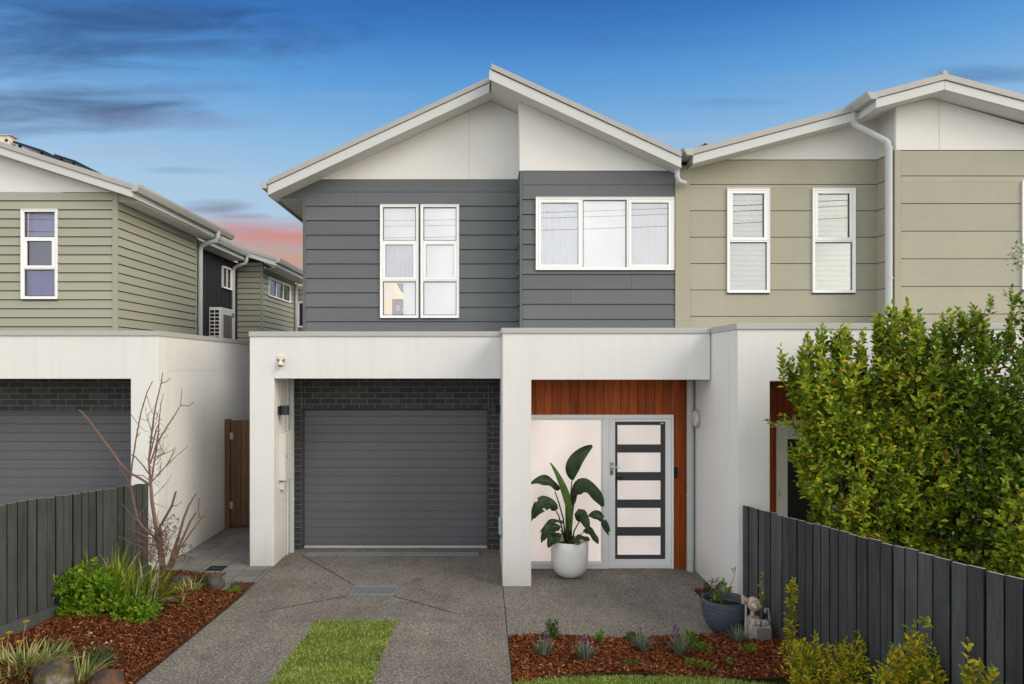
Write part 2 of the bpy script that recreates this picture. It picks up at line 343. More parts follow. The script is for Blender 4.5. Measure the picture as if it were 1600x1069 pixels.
# ------------------------------------------------------------------ ground levels
def gp(D): return .042*max(0,8.7-max(D,1.5))
def sm(t): t=min(1,max(0,t)); return t*t*(3-2*t)
def bedL(x,D): return gp(D)+.012+.19*sm((-3.0-x)/1.5)*min(1,max(0,(9.2-D)/2.6))+.02*math.sin(x*5+D*3)*sm((-3.05-x)/.4)
def bedR(x,D): return gp(D)+.010+.10*sm((x-1.9)/1.0)*min(1,max(0,(7.6-D)/1.5))+.015*math.sin(x*4+D*2.5)
def sheet(mb,x0,x1,d0,d1,zf,nx=1,nd=30,mi=0,skirt=0):
    b=len(mb.v)
    for j in range(nd+1):
        D=d0+(d1-d0)*j/nd
        for i in range(nx+1):
            xx=x0+(x1-x0)*i/nx; mb.v.append((xx,D,zf(xx,D)))
    for j in range(nd):
        for i in range(nx):
            a=b+j*(nx+1)+i; mb.f.append((a,a+1,a+nx+2,a+nx+1)); mb.m.append(mi)
# the ground: one sheet to the horizon
g=MB(); ds=[-300,-60,-10]+[i*.5 for i in range(2,19)]+[9.5,12,30,120,400]; xs=[-400,-60,-12,-5,0,5,12,60,400]
for D in ds:
    for x in xs: g.v.append((x,D,gp(D)-.035))
for j in range(len(ds)-1):
    for i in range(len(xs)-1):
        a=j*len(xs)+i; g.f.append((a,a+1,a+len(xs)+1,a+len(xs))); g.m.append(0)
struct(g.build('ground',M['ground'],recalc=False))
XL,XR=-1.82,-.972; DLAWN=7.79
d=MB(); zf=lambda x,D: gp(D)
sheet(d,-2.965,XL,1.5,DLAWN,zf); sheet(d,XR,.235,1.5,DLAWN,zf); sheet(d,-2.965,.235,DLAWN,8.7,zf,nd=6); sheet(d,-2.965,.235,8.7,11.4,zf,nd=1)
sheet(d,.235,2.63,7.25,8.7,zf,nd=8); sheet(d,.235,2.63,8.7,10.2,zf,nd=1); sheet(d,2.63,2.92,9.0,10.2,zf,nd=1)
# edges of the slab
for (x,a,b_) in ((-2.965,1.5,8.95),(XL,1.5,DLAWN),(XR,1.5,DLAWN),(.235,1.5,7.25)):
    for k in range(12):
        D0=a+(b_-a)*k/12; D1=a+(b_-a)*(k+1)/12; d.poly([(x,D0,gp(D0)),(x,D1,gp(D1)),(x,D1,gp(D1)-.08),(x,D0,gp(D0)-.08)])
d.poly([(XL,DLAWN,gp(DLAWN)),(XR,DLAWN,gp(DLAWN)),(XR,DLAWN,-.06),(XL,DLAWN,-.06)])
struct(d.build('driveway',M['conc'],recalc=False))
# saw cuts in the slab
j=MB()
def cut(a,b_,w=.011):
    n=max(2,int(math.dist(a,b_)/.12)); dx,dy=b_[0]-a[0],b_[1]-a[1]; L=math.hypot(dx,dy); nx,ny=-dy/L*w/2,dx/L*w/2
    for k in range(n):
        q=[(a[0]+dx*t,a[1]+dy*t) for t in (k/n,(k+1)/n)]
        j.poly([(x+s*nx,y+s*ny,gp(y+s*ny)+.004) for (x,y),s in ((q[0],1),(q[0],-1),(q[1],-1),(q[1],1))])
cut((-1.64,9.16),(-2.75,10.72)); cut((-1.675,8.79),(-2.55,8.1)); cut((-1.12,8.79),(-.30,8.05),); cut((-1.09,9.16),(-.02,10.6),.004)
cut((.235,7.3),(.235,9.14),.008); cut((-2.96,7.80),(XL,7.80),.004); cut((XR,7.80),(.235,7.80),.004)
struct(j.build('driveway_joints',M['groove'],recalc=False))
pv=MB(); sheet(pv,-4.5,-2.965,8.86,12.6,lambda x,D:.004,nd=1); struct(pv.build('paved_path',M['paver'],recalc=False))
lb=MB(); sheet(lb,XL,XR,1.5,DLAWN,lambda x,D:gp(D)-.02); sheet(lb,.24,2.6,1.5,6.3,lambda x,D:gp(D)-.02,nx=8)
struct(lb.build('lawn_soil',M['lawn_base'],recalc=False))
def lawn_edge(x): return 6.20+.10*math.sin((x-.3)*1.6)-.25*max(0,x-2.1)-.16*max(0,.6-x)
def edgeback(x): return 7.25 if x<2.63 else 9.0
mbL=MB(); sheet(mbL,-4.5,-2.968,1.5,9.3,bedL,nx=14,nd=60); sheet(mbL,-4.5,-3.45,9.3,9.8,bedL,nx=10,nd=4)
struct(mbL.build('mulch_bed',M['mulch'],recalc=False))
mbR=MB(); b0=0; nx,nd=26,20
for jx in range(nd+1):
    for i in range(nx+1):
        x=.24+(2.93-.24)*i/nx; fr=lawn_edge(x)-.03 if x<2.55 else 1.6; D=fr+(7.27-fr)*jx/nd; mbR.v.append((x,D,bedR(x,D)))
for jx in range(nd):
    for i in range(nx): a=jx*(nx+1)+i; mbR.f.append((a,a+1,a+nx+2,a+nx+1)); mbR.m.append(0)
sheet(mbR,2.63,2.9,7.27,9.0,bedR,nx=3,nd=10)
struct(mbR.build('mulch_bed',M['mulch'],recalc=False))

def basis(d_,rnd=True):
    d_=d_/np.linalg.norm(d_,axis=1,keepdims=True)
    r=rng.normal(size=d_.shape); s=np.cross(d_,r); s/=np.linalg.norm(s,axis=1,keepdims=True)+1e-9
    n=np.cross(s,d_); return d_,s,n
LEAF_T=np.array([[0,0,0],[.38,-.5,.10],[.45,0,-.05],[.38,.5,.10],[.80,-.32,.02],[.80,.32,.02],[1,0,-.12]])
LEAF_F=[(0,2,1),(0,3,2),(1,2,4),(2,3,5),(2,5,4),(4,5,6)]
def leaves(mb,pos,d_,L,W,mi=0,flat=None):
    """many small folded leaves; flat: preferred normal"""
    d_,s,n=basis(d_)
    if flat is not None:
        s=np.cross(d_,flat+rng.normal(size=d_.shape)*.35); s/=np.linalg.norm(s,axis=1,keepdims=True)+1e-9; n=np.cross(s,d_)
    L=np.asarray(L).reshape(-1,1,1); W=np.asarray(W).reshape(-1,1,1)
    T=LEAF_T[None]
    V=pos[:,None]+d_[:,None]*T[:,:,0:1]*L+s[:,None]*T[:,:,1:2]*W+n[:,None]*T[:,:,2:3]*L
    k=len(LEAF_T); b=len(mb.v); mb.v+=[tuple(q) for q in V.reshape(-1,3).tolist()]
    for i in range(len(pos)):
        o=b+i*k
        for f in LEAF_F: mb.f.append(tuple(o+q for q in f))
    mb.m+=[mi]*(len(pos)*len(LEAF_F))
def chips(mb,pts,zf,Lr=(.012,.042),W=.0095):
    n=len(pts); a=rng.uniform(0,6.28,n); t=rng.normal(0,.35,n); L=rng.uniform(*Lr,n); w=W*rng.uniform(.5,1.3,n)
    for i,(x,y) in enumerate(pts):
        z=zf(x,y)+.006+rng.uniform(0,.012); c,s=math.cos(a[i]),math.sin(a[i]); l=L[i]/2; ww=w[i]/2; h=math.sin(t[i])*l
        b=len(mb.v); mb.v+=[(x-c*l-s*ww,y-s*l+c*ww,z-h),(x-c*l+s*ww,y-s*l-c*ww,z-h+.004),(x+c*l+s*ww,y+s*l-c*ww,z+h+.004),(x+c*l-s*ww,y+s*l+c*ww,z+h)]
        mb.f.append((b,b+1,b+2,b+3)); mb.m.append(0)
cl=MB(); pts=[]
while len(pts)<28000:
    x=rng.uniform(-4.48,-2.975); D=rng.uniform(4.6,9.75)
    if D>9.1 and x>-3.5: continue
    if D>8.95 and x>-3.3: continue
    pts.append((x,D))
chips(cl,pts,bedL); stuff(cl.build('mulch_chips',M['chips'],recalc=False),'loose red-brown bark chips covering the garden bed by the left fence','mulch')
cr=MB(); pts=[]
while len(pts)<24000:
    x=rng.uniform(.25,2.92); D=rng.uniform(4.2,7.26)
    if x<2.55 and D<lawn_edge(x)-.01+rng.normal()*.012: continue
    pts.append((x,D))
for k in range(900): pts.append((rng.uniform(2.64,2.89),rng.uniform(7.27,8.98)))
chips(cr,pts,bedR); stuff(cr.build('mulch_chips',M['chips'],recalc=False),'loose red-brown bark chips covering the bed in front of the right fence','mulch')
def grass(mb,pts,hmin=.018,hmax=.048):
    n=len(pts); p=np.array([(x,y,gp(y)-.018) for x,y in pts]); a=rng.uniform(0,6.28,n); lean=rng.uniform(.2,1.5,n); h=rng.uniform(hmin,hmax,n)
    dx=np.cos(a)*lean; dy=np.sin(a)*lean; wv=rng.uniform(.0022,.0042,n)
    sx=-np.sin(a)*wv; sy=np.cos(a)*wv
    for i in range(n):
        b=len(mb.v); x,y,z=p[i]; H_=h[i]
        mb.v+=[(x-sx[i],y-sy[i],z),(x+sx[i],y+sy[i],z),(x+dx[i]*H_*.45+sx[i]*.8,y+dy[i]*H_*.45+sy[i]*.8,z+H_*.65),(x+dx[i]*H_*.45-sx[i]*.8,y+dy[i]*H_*.45-sy[i]*.8,z+H_*.65),(x+dx[i]*H_,y+dy[i]*H_,z+H_*(1-.3*lean[i]))]
        mb.f+=[(b,b+1,b+2,b+3),(b+3,b+2,b+4)]; mb.m+=[0,0]
ga=MB(); pts=[(rng.uniform(XL-.03,XR+.03),rng.uniform(5.3,DLAWN+.02)) for k in range(39000)]
pts=[(x,y) for x,y in pts if XL-.01-.035*abs(mnoise.noise(Vector((x*0,y*9,1)))) < x < XR+.01+.035*abs(mnoise.noise(Vector((0,y*9,5))))]
pts=[(x,y) for x,y in pts if not (mnoise.noise(Vector((x*4.5,y*4.5,2)))<-.22 and rng.uniform()<.55)]
grass(ga,pts); stuff(ga.build('lawn_grass',M['grass'],recalc=False),'short green grass strip set between the two driveway tracks','grass')
gb=MB(); pts=[]
while len(pts)<26000:
    x=rng.uniform(.25,2.58); D=rng.uniform(5.3,6.35)
    if D<lawn_edge(x)+rng.normal()*.012: pts.append((x,D))
grass(gb,pts); stuff(gb.build('lawn_grass',M['grass'],recalc=False),'short green lawn in front of the planted mulch bed','grass')

# ------------------------------------------------------------------ wall helpers
class Wall:
    """a wall plane: u runs along it, n points out of it"""
    def __init__(s,O,u,n): s.O=Vector(O); s.u=Vector(u); s.n=Vector(n)
    def p(s,u,z,off=0): q=s.O+s.u*u+s.n*off; return (q.x,q.y,z)
    def slab(s,mb,pts,o0,o1,mi=0):
        a=[s.p(u,z,o0) for u,z in pts]; v=s.n*(o1-o0); mb.prism(a,(v.x,v.y,0),mi)
    def rect(s,mb,u0,u1,z0,z1,o0,o1,mi=0): s.slab(mb,[(u0,z0),(u1,z0),(u1,z1),(u0,z1)],o0,o1,mi)
def cut_rects(u0,u1,z0,z1,holes):
    """rectangle minus hole rectangles"""
    R=[(u0,u1,z0,z1)]
    for (a,b_,c,d_) in holes:
        out=[]
        for (p,q,r,s) in R:
            if b_<=p or a>=q or d_<=r or c>=s: out.append((p,q,r,s)); continue
            if c>r: out.append((p,q,r,c))
            if d_<s: out.append((p,q,d_,s))
            lo,hi=max(r,c),min(s,d_)
            if a>p: out.append((p,a,lo,hi))
            if b_<q: out.append((b_,q,lo,hi))
        R=out
    return R
def lapboards(w,mb,u0,u1,lines,holes,proud=.018,mi=0,gap=.008):
    """lapped weatherboards between the heights in lines (descending)"""
    for z1,z0 in zip(lines[:-1],lines[1:]):
        R=[]
        for (a,b_,c,d_) in cut_rects(u0,u1,z0+gap,z1,holes):
            if b_-a>1.6 and random.random()<.45: m_=random.uniform(a+.4,b_-.4); R+= [(a,m_-.0015,c,d_),(m_+.0015,b_,c,d_)]
            else: R.append((a,b_,c,d_))
        for (a,b_,c,d_) in R:
            f=lambda z: .004+proud*(z1-z)/(z1-z0)
            q=[w.p(a,c,f(c)),w.p(b_,c,f(c)),w.p(b_,d_,f(d_)),w.p(a,d_,f(d_))]
            k=[w.p(a,c,.0),w.p(b_,c,.0),w.p(b_,d_,.0),w.p(a,d_,.0)]
            b=len(mb.v); mb.v+=q+k
            for t in ((0,1,2,3),(0,4,5,1),(1,5,6,2),(2,6,7,3),(3,7,4,0)): mb.f.append(tuple(b+i for i in t)); mb.m.append(mi)
def panelboards(w,mb,u0,u1,lines,holes,gap=.010,off=.012,mi=0):
    for z1,z0 in zip(lines[:-1],lines[1:]):
        for (a,b_,c,d_) in cut_rects(u0,u1,z0+gap/2,z1-gap/2,holes): w.rect(mb,a,b_,c,d_,.0,off,mi)
def backing(w,mb,u0,u1,z0,z1,holes,th=.12,mi=0):
    for (a,b_,c,d_) in cut_rects(u0,u1,z0,z1,holes): w.rect(mb,a,b_,c,d_,-th,-.001,mi)
def rake(mb,x0,z0,x1,z1,h0,h1,d0,d1,mi=0):
    """sloping slab whose section is a parallelogram, from depth d0 to d1"""
    mb.xz([(x0,z0+h0),(x1,z1+h0),(x1,z1+h1),(x0,z0+h1)],d0,d1,mi)
def bar(w,mb,a,b_,c,d_,o0,o1): w.rect(mb,a,b_,c,d_,o0,o1)
def wring(w,mb,u0,u1,z0,z1,t,o0,o1):
    w.rect(mb,u0,u1,z1-t,z1,o0,o1); w.rect(mb,u0,u1,z0,z0+t,o0,o1); w.rect(mb,u0,u0+t,z0+t,z1-t,o0,o1); w.rect(mb,u1-t,u1,z0+t,z1-t,o0,o1)
def window(house,w,u0,u1,z0,z1,cells,glass,back,label=None,t=.035,sill=True):
    """cells: (u0,u1,z0,z1,sash?) glazed cells inside the outer frame; back: list of (material,kind) per cell"""
    fr=MB(); wring(w,fr,u0,u1,z0,z1,t,-.05,.035)
    # raised outer lip
    wring(w,fr,u0-.006,u1+.006,z0-.006,z1+.006,.012,.0352,.045)
    R=cut_rects(u0+t,u1-t,z0+t,z1-t,[(a,b_,c,d_) for a,b_,c,d_,s in cells])
    for r in R: w.rect(fr,*r,-.045,.028)
    o=fr.build('window',M['alu'],house,bevel=.003)
    if label: o['label']=label
    for (a,b_,c,d_,s),bk in zip(cells,back):
        if s:
            sh=MB(); wring(w,sh,a+.002,b_-.002,c+.002,d_-.002,.042,-.03,.034); sh.build('sash',M['alu'],o,bevel=.003); g_=.046
        else: g_=.012
        se=MB(); wring(w,se,a+g_-.006,b_-g_+.006,c+g_-.006,d_-g_+.006,.008,-.012,.006 if not s else .012); se.build('seal',M['greyalu'],o)
        pa=MB(); w.rect(pa,a+g_,b_-g_,c+g_,d_-g_,-.008,-.003); pa.build('pane',glass,o)
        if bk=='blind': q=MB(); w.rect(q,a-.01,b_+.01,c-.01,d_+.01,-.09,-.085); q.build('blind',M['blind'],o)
        elif bk=='sheer':
            q=MB(); n=30; f=lambda k:-.10+.012*math.sin(k*1.3)+.008*math.sin(k*2.9)
            for k in range(n):
                ua,ub=a-.01+(b_-a+.02)*k/n,a-.01+(b_-a+.02)*(k+1)/n
                q.poly([w.p(ua,c-.01,f(k)),w.p(ub,c-.01,f(k+1)),w.p(ub,d_+.01,f(k+1)),w.p(ua,d_+.01,f(k))])
            q.build('curtain',M['blind2'],o)
        elif bk=='curtain':
            q=MB(); n=24
            for k in range(n):
                ua,ub=a-.01+(b_-a+.02)*k/n,a-.01+(b_-a+.02)*(k+1)/n
                q.poly([w.p(ua,c-.01,-.1+.02*math.sin(k*1.9)),w.p(ub,c-.01,-.1+.02*math.sin((k+1)*1.9)),w.p(ub,d_+.01,-.1+.02*math.sin((k+1)*1.9)),w.p(ua,d_+.01,-.1+.02*math.sin(k*1.9))])
            q.build('curtain',M['curtain'],o)
        elif bk=='slats':
            q=MB(); zz=c+.01
            while zz<d_:
                q.prism([w.p(a-.01,zz,-.060),w.p(a-.01,zz+.070,-.098),w.p(a-.01,zz+.074,-.095),w.p(a-.01,zz+.004,-.057)],tuple((w.u*(b_-a+.02))[:]))
                zz+=.078
            q.build('blind',M['slat'],o)
            q=MB(); w.rect(q,a-.01,b_+.01,c-.01,d_+.01,-.115,-.112); q.build('blind_backing',M['dusk'],o)
        elif bk=='dim': q=MB(); w.rect(q,a-.01,b_+.01,c-.01,d_+.01,-.115,-.11); q.build('blind',M['dim'],o)
        elif bk=='dusk': q=MB(); w.rect(q,a-.01,b_+.01,c-.01,d_+.01,-.115,-.11); q.build('blind',M['dusk'],o)
        elif bk=='dark': q=MB(); w.rect(q,a-.01,b_+.01,c-.01,d_+.01,-.115,-.11); q.build('room',M['dark_room'],o)
        elif bk=='room':
            mid=a+(b_-a)*.60
            q=MB(); w.rect(q,mid,b_+.02,c-.02,d_+.02,-.09,-.085); q.build('blind',M['blind'],o)
            q=MB(); w.rect(q,a-.25,mid+.1,c-.2,d_+.02,-.62,-.6); w.rect(q,a-.27,a-.25,c-.2,d_+.02,-.6,-.09)
            w.rect(q,a-.25,mid+.1,d_+.02,d_+.03,-.6,-.09); q.build('room',M['warm'],o)
            q=MB()
            ss=(a+.10,mid+.06); w.rect(q,ss[0],ss[1],c+.09,c+.105,-.55,-.35); w.rect(q,ss[0],ss[1],c-.10,c-.085,-.55,-.35); w.rect(q,ss[0],ss[1],c+.285,c+.30,-.55,-.35)
            w.rect(q,ss[0],ss[0]+.015,c-.085,c+.285,-.55,-.35); w.rect(q,ss[0]+.015,ss[1],c-.085,c+.285,-.565,-.551); q.build('shelf',M['shelf'],o)
            q=MB(); w.rect(q,ss[0]+.05,ss[0]+.12,c+.106,c+.20,-.5,-.42); w.rect(q,ss[0]+.16,ss[0]+.22,c+.106,c+.16,-.5,-.42); q.build('ornament',M['cream'],o)
            q=MB(); q.poly([w.p(a+.17,d_+.01,-.3),w.p(mid+.01,d_+.01,-.3),w.p(mid+.01,d_-.20,-.3),w.p(mid-.03,d_-.18,-.3)]); q.build('hanging_cloth',M['blue'],o)
            q=MB(); q.poly([w.p(a-.01,d_+.01,-.12),w.p(a+.12,d_+.01,-.14),w.p(mid,c+.36,-.16),w.p(a+.06,c+.26,-.14),w.p(a+.05,c-.01,-.13),w.p(a-.01,c-.01,-.12)]); q.build('curtain',M['drape'],o)
    if sill:
        q=MB(); w.rect(q,u0-.004,u1+.004,z0-.03,z0-.0065,-.02,.02); q.build('sill',M['greyalu'],o)
    return o
def gutter(mb,xo,xi,zt,zb,d0,d1):
    """quad gutter: outer lip at xo, back at xi, closed end caps"""
    t=(xi-xo)
    mb.xz([(xo,zt),(xo+t*.06,zt-.035),(xo+t*.38,zb),(xi,zb),(xi,zt-.02),(xo+t*.08,zt-.012)],d0,d1)
FRONT=Wall((0,0,0),(1,0,0),(0,-1,0))
def frontwall(D): return Wall((0,D,0),(1,0,0),(0,-1,0))
def sideR(x): return Wall((x,0,0),(0,1,0),(1,0,0))      # faces +X
def sideL(x): return Wall((x,0,0),(0,1,0),(-1,0,0))     # faces -X

# ================================================================== GREY TOWNHOUSE
hs=thing('townhouse','charcoal weatherboard two-storey townhouse with white gable, garage and white entry door','house',(0,11,0))
DG,DE,DB,DD=10.08,9.15,11.0,9.99        # garage portal, entry portal, brick wall, entry door wall
UL,UR=11.4,10.9                          # upper wall, upper bay
q=MB(); q.xz([(-3.303,0),(-2.961,0),(-2.961,2.64),(.232,2.64),(.232,3.25),(-3.303,3.25)],DG,DG+.35)
q.build('garage_portal',M['render'],hs,bevel=.008)
q=MB(); q.box(-3.303,-2.961,DG+.352,12.42,0,3.25); q.box(-3.303,-2.961,12.42,20,0,3.25); q.build('garage_side_wall',M['render'],hs,bevel=.006)
q=MB(); q.xz([(.232,0),(.597,0),(.597,2.64),(2.885,2.64),(2.885,3.25),(.232,3.25)],DE,DE+.3); q.build('entry_portal',M['render'],hs,bevel=.008)
q=MB(); q.box(.234,.597,DE+.302,11.2,0,3.25); q.build('entry_side_wall',M['render'],hs,bevel=.006)
q=MB(); q.box(-3.31,.222,DG-.02,DG+.25,3.235,3.255+.048); q.box(-3.318,-3.10,DG+.25,20,3.235,3.303)
q.box(.222,2.883,DE-.02,DE+.25,3.235,3.302); q.box(.214,.222,DE-.02,DG-.02,3.235,3.302)
q.build('coping',M['coping'],hs,bevel=.004)
q=MB(); q.box(-2.96,2.89,DG+.36,UL,2.98,3.05); q.box(.6,2.89,DE+.31,DG+.355,2.98,3.05); q.build('flat_roof',M['roof'],hs)
q=MB(); q.box(-2.96,.233,DG+.352,DB+.3,2.66,2.70); q.box(.598,2.885,DE+.302,DD+.1,2.66,2.70); q.build('porch_ceiling',M['soffit'],hs)
# brick wall round the garage door
zt=2.165
q=MB(); q.box(-2.96,-2.81,DB,DB+.22,0,2.66,1); q.box(.058,.233,DB,DB+.22,0,2.66); q.box(-2.81,.058,DB,DB+.22,zt,2.66); q.build('brick_wall',[M['brick'],M['brick_j']],hs)
mo_=pm('mortar',(.30,.26,.20),.9,.1)
for xj in (-2.812,.055): q=MB(); q.box(xj,xj+.006,DB-.002,DB+.01,zt,2.6); q.build('brick_control_joint',mo_,hs)
q=MB(); q.box(-2.81,-2.79,DB+.07,DB+.22,0,zt-.02); q.box(.038,.058,DB+.07,DB+.22,0,zt-.02); q.box(-2.81,.058,DB+.07,DB+.22,zt-.02,zt); q.build('garage_door_frame',M['dark_frame'],hs)
q=MB(); zz=2.047+.1335*1
lines=[]
while zz>.04: lines.append(zz); zz-=.1335
lines=[min(l,zt-.02) for l in lines]+[.035]
for a,b_ in zip(lines[:-1],lines[1:]):
    if a-b_<.01: continue
    q.prism([(-2.79,DB+.132,b_),(-2.79,DB+.121,b_+.003),(-2.79,DB+.119,a-.012),(-2.79,DB+.132,a-.0)],(2.828,0,0))
q.box(-2.79,.038,DB+.1325,DB+.16,.03,zt-.02)
gd=q.build('garage_door',M['door_char'],hs)
q=MB(); q.box(-2.79,.038,DB+.10,DB+.135,.004,.034); q.build('weather_seal',pm('door_seal',(.50,.50,.48),.6,.1),gd)
# entry: cedar lining, door and sidelight
q=MB(); xb=.6
while xb<2.88:
    xe=min(xb+.118,2.885)
    for (a,b_,c,d_) in cut_rects(xb+.002,xe-.002,0,2.66,[(.5,2.632,-1,2.142)]): q.box(a,b_,DD,DD+.02,c,d_)
    xb=xe
q.build('timber_cladding',M['cedar'],hs,bevel=.002)
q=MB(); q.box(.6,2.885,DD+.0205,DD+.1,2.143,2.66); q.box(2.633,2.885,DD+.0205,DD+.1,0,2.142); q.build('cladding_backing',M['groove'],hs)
a0,a1,am,z1=.60,2.63,1.70,2.14
q=MB(); q.box(a0,a1,DD-.03,DD+.08,z1-.055,z1); q.box(a0,am-.0555,DD-.03,DD+.08,.0,.075); q.box(am-.055,am+.028,DD-.03,DD+.08,.0,z1-.055) ; q.box(a1-.03,a1,DD-.03,DD+.08,0,z1-.055); q.box(am+.028,a1-.03,DD-.01,DD+.08,0,.02)
q=q  # frame bars butt against each other
q.build('door_frame',M['alu'],hs,bevel=.003)
sl=MB(); sl.ring(a0,am-.056,.076,z1-.056,.022,DD+.005,DD+.03); slo=sl.build('sidelight',M['alu'],hs)
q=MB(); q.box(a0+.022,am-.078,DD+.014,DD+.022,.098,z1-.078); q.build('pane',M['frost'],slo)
lx0,lx1,lz0,lz1=am+.031,a1-.033,.024,z1-.058
px0,px1,pz0,pz1=X(961,DD),X(1039.6,DD),Z(874,DD),Z(659,DD)
q=MB(); q.box(lx0,px0,DD-.012,DD+.035,lz0,lz1); q.box(px1,lx1,DD-.012,DD+.035,lz0,lz1); q.box(px0,px1,DD-.012,DD+.035,pz1,lz1); q.box(px0,px1,DD-.012,DD+.035,lz0,pz0)
fd=q.build('front_door',M['alu'],hs,bevel=.004)
holes=[(X(965,DD),X(1032.6,DD),Z(b_,DD),Z(a,DD)) for a,b_ in ((664.3,694.7),(707.4,738),(751,781),(794,824),(837.6,867.5))]
q=MB()
for r in cut_rects(px0+.001,px1-.001,pz0+.001,pz1-.001,holes): q.box(r[0],r[1],DD+.012,DD+.04,r[2],r[3])
q.build('door_panel',M['dark_frame'],fd)
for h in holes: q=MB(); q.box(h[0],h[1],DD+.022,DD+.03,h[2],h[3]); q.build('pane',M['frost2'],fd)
hx=X(955.5,DD); q=MB(); q.box(hx-.022,hx+.022,DD-.022,DD-.0125,Z(742,DD),Z(722,DD)); q.tube([(hx,DD-.02,Z(729.5,DD)),(hx,DD-.06,Z(729.5,DD)),(hx+.02,DD-.065,Z(729.5,DD)),(hx+.105,DD-.065,Z(729.5,DD))],.009,8); q.build('handle',M['chrome'],fd)
q=MB(); q.tube([(X(963,DD)+.005,DD+.011,Z(746,DD)),(X(963,DD)+.005,DD-.03,Z(746,DD)),(X(973,DD),DD-.03,Z(746,DD))],.008,8); q.box(X(961,DD)+.003,X(961,DD)+.025,DD+.004,DD+.0115,Z(760,DD),Z(738,DD)); q.build('inner_handle',M['black'],fd)
q=MB(); q.box(hx-.008,hx+.008,DD-.0245,DD-.0225,Z(739.5,DD),Z(735.5,DD)); q.build('keyhole',M['black'],fd)
q=MB(); q.box(X(1032.5,DD),X(1037,DD),DD+.009,DD+.0115,Z(662.6,DD),Z(661.2,DD)); q.build('door_sticker',M['alu'],fd)
# downpipes and conduit
q=MB(); xx,yy=X(1078.6,9.86),9.86; q.tube([(xx,yy,.0),(xx,yy,2.66)],.05,16); q.tube([(xx,yy,1.02),(xx,yy,1.05)],.054,16); q.box(xx+.045,xx+.075,yy-.005,yy+.01,1.026,1.044); q.build('downpipe',M['pipe'],hs,smooth=False)
q=MB(); xx,yy=X(455,10.86),10.86; q.tube([(xx,yy,.0),(xx,yy,2.66)],.045,16); q.tube([(xx,yy,.78),(xx,yy,.81)],.049,16); q.box(xx-.1,xx-.045,yy-.005,yy+.01,.786,.804); q.build('downpipe',M['pipe'],hs)
q=MB(); q.tube([(-2.945,10.72,1.84),(-2.945,10.72,2.66)],.014,8); q.build('conduit',M['cream_box'],hs); q=MB(); q.tube([(-2.945,10.72,.0),(-2.945,10.72,1.2)],.012,8); q.build('conduit',M['cream_box'],hs)
# ---- upper storey
WL=frontwall(UL); WR=frontwall(UR); XB=.535
zs=lambda x: 7.035-.463*abs(x-.1)
wl1=(-1.65,-1.052,3.588,5.378); wl2=(-1.008,-.408,3.588,5.378); wr=(.783,2.871,4.28,5.376)
lines=[5.586-.2293*k for k in range(0,13)]
q=MB(); lapboards(WL,q,-2.84,XB-.002,lines,[wl1,wl2])
WL.slab(q,[(-3.03,5.587),(XB-.002,5.587),(XB-.002,5.778),(-2.61,5.778)],.0,.012)
WL.slab(q,[(-3.31,5.478),(-2.84,5.478),(-2.84,5.585),(-3.03,5.585),(-3.28,5.485)],.0,.012)
q.build('siding',M['char'],hs)
q=MB(); WL.rect(q,-2.885,-2.838,2.6,5.478,.0,.022); q.box(-2.88,-2.76,UL+.121,20,2.6,5.5); q.build('corner_trim',M['char_back'],hs); q=MB(); backing(WL,q,-2.88,XB-.002,2.6,5.78,[wl1,wl2])
WL.slab(q,[(-2.88,5.781),(XB-.002,5.781),(XB-.002,zs(XB)),(.1,zs(.1)),(-2.6,zs(-2.6))],-.12,-.001)
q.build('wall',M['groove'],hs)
q=MB(); l2=[5.574-.2275*k for k in range(0,13)]
lapboards(WR,q,XB+.04,2.895,l2,[wr]); WR.rect(q,XB+.04,2.895,5.575,5.778,.0,.012); WR.rect(q,XB,XB+.038,2.6,5.778,.0,.022); q.build('bay_siding',M['char'],hs)
q=MB(); backing(WR,q,XB,2.897,2.6,5.78,[wr]); WR.slab(q,[(XB,5.781),(2.80,5.781),(XB,zs(XB)-.003)],-.12,-.001); q.build('bay_wall',M['groove'],hs)
WS=sideL(XB); q=MB(); lapboards(WS,q,UR+.12,UL,l2,[]); WS.rect(q,UR+.12,UL,5.575,5.778,0,.012); q.box(XB+.002,XB+.1,UR+.121,UL-.002,2.6,6.8); q.build('bay_side_siding',M['char'],hs)
q=MB(); g_=.0014; jx=-.245
WL.slab(q,[(-2.61,5.786),(jx-g_,5.786),(jx-g_,zs(jx-g_)-.004),(-2.63,zs(-2.63)+.0)],.0,.016); WL.slab(q,[(jx+g_,5.786),(XB-.01,5.786),(XB-.01,zs(XB)-.004),(.1,zs(.1)-.004),(jx+g_,zs(jx+g_)-.004)],.0,.016)
WR.slab(q,[(XB,5.786),(2.795,5.786),(XB,zs(XB)-.004)],.0,.016); WS.slab(q,[(UR+.0,5.786),(UL-.018,5.786),(UL-.018,6.83),(UR+.0,6.83)],.0,.010)
q.build('gable_panel',M['sheet'],hs)
ins=.035
def cells3(r,s1,s2):
    a,b_,c,d_=r; return [(a+ins,b_-ins,s1+.02,d_-ins,False),(a+ins,b_-ins,s2,s1,True),(a+ins,b_-ins,c+ins,s2-.02,False)]
window(hs,WL,*wl1,cells3(wl1,4.79,4.184),M['glass'],['blind','sheer','room'],'three-pane window with a lit room behind the lowest pane')
window(hs,WL,*wl2,cells3(wl2,4.79,4.184),M['glass'],['blind','blind','blind'],'three-pane window fully screened white')
a,b_,c,d_=wr; m1,m2=X(909,UR),X(980,UR)
window(hs,WR,*wr,[(a+ins,m1-.012,c+ins,d_-ins,True),(m1+.012,m2-.012,c+ins-.01,d_-ins,False),(m2+.012,b_-ins,c+ins,d_-ins,True)],M['glass'],['sheer','blind','sheer'],'wide three-light window above the entry')
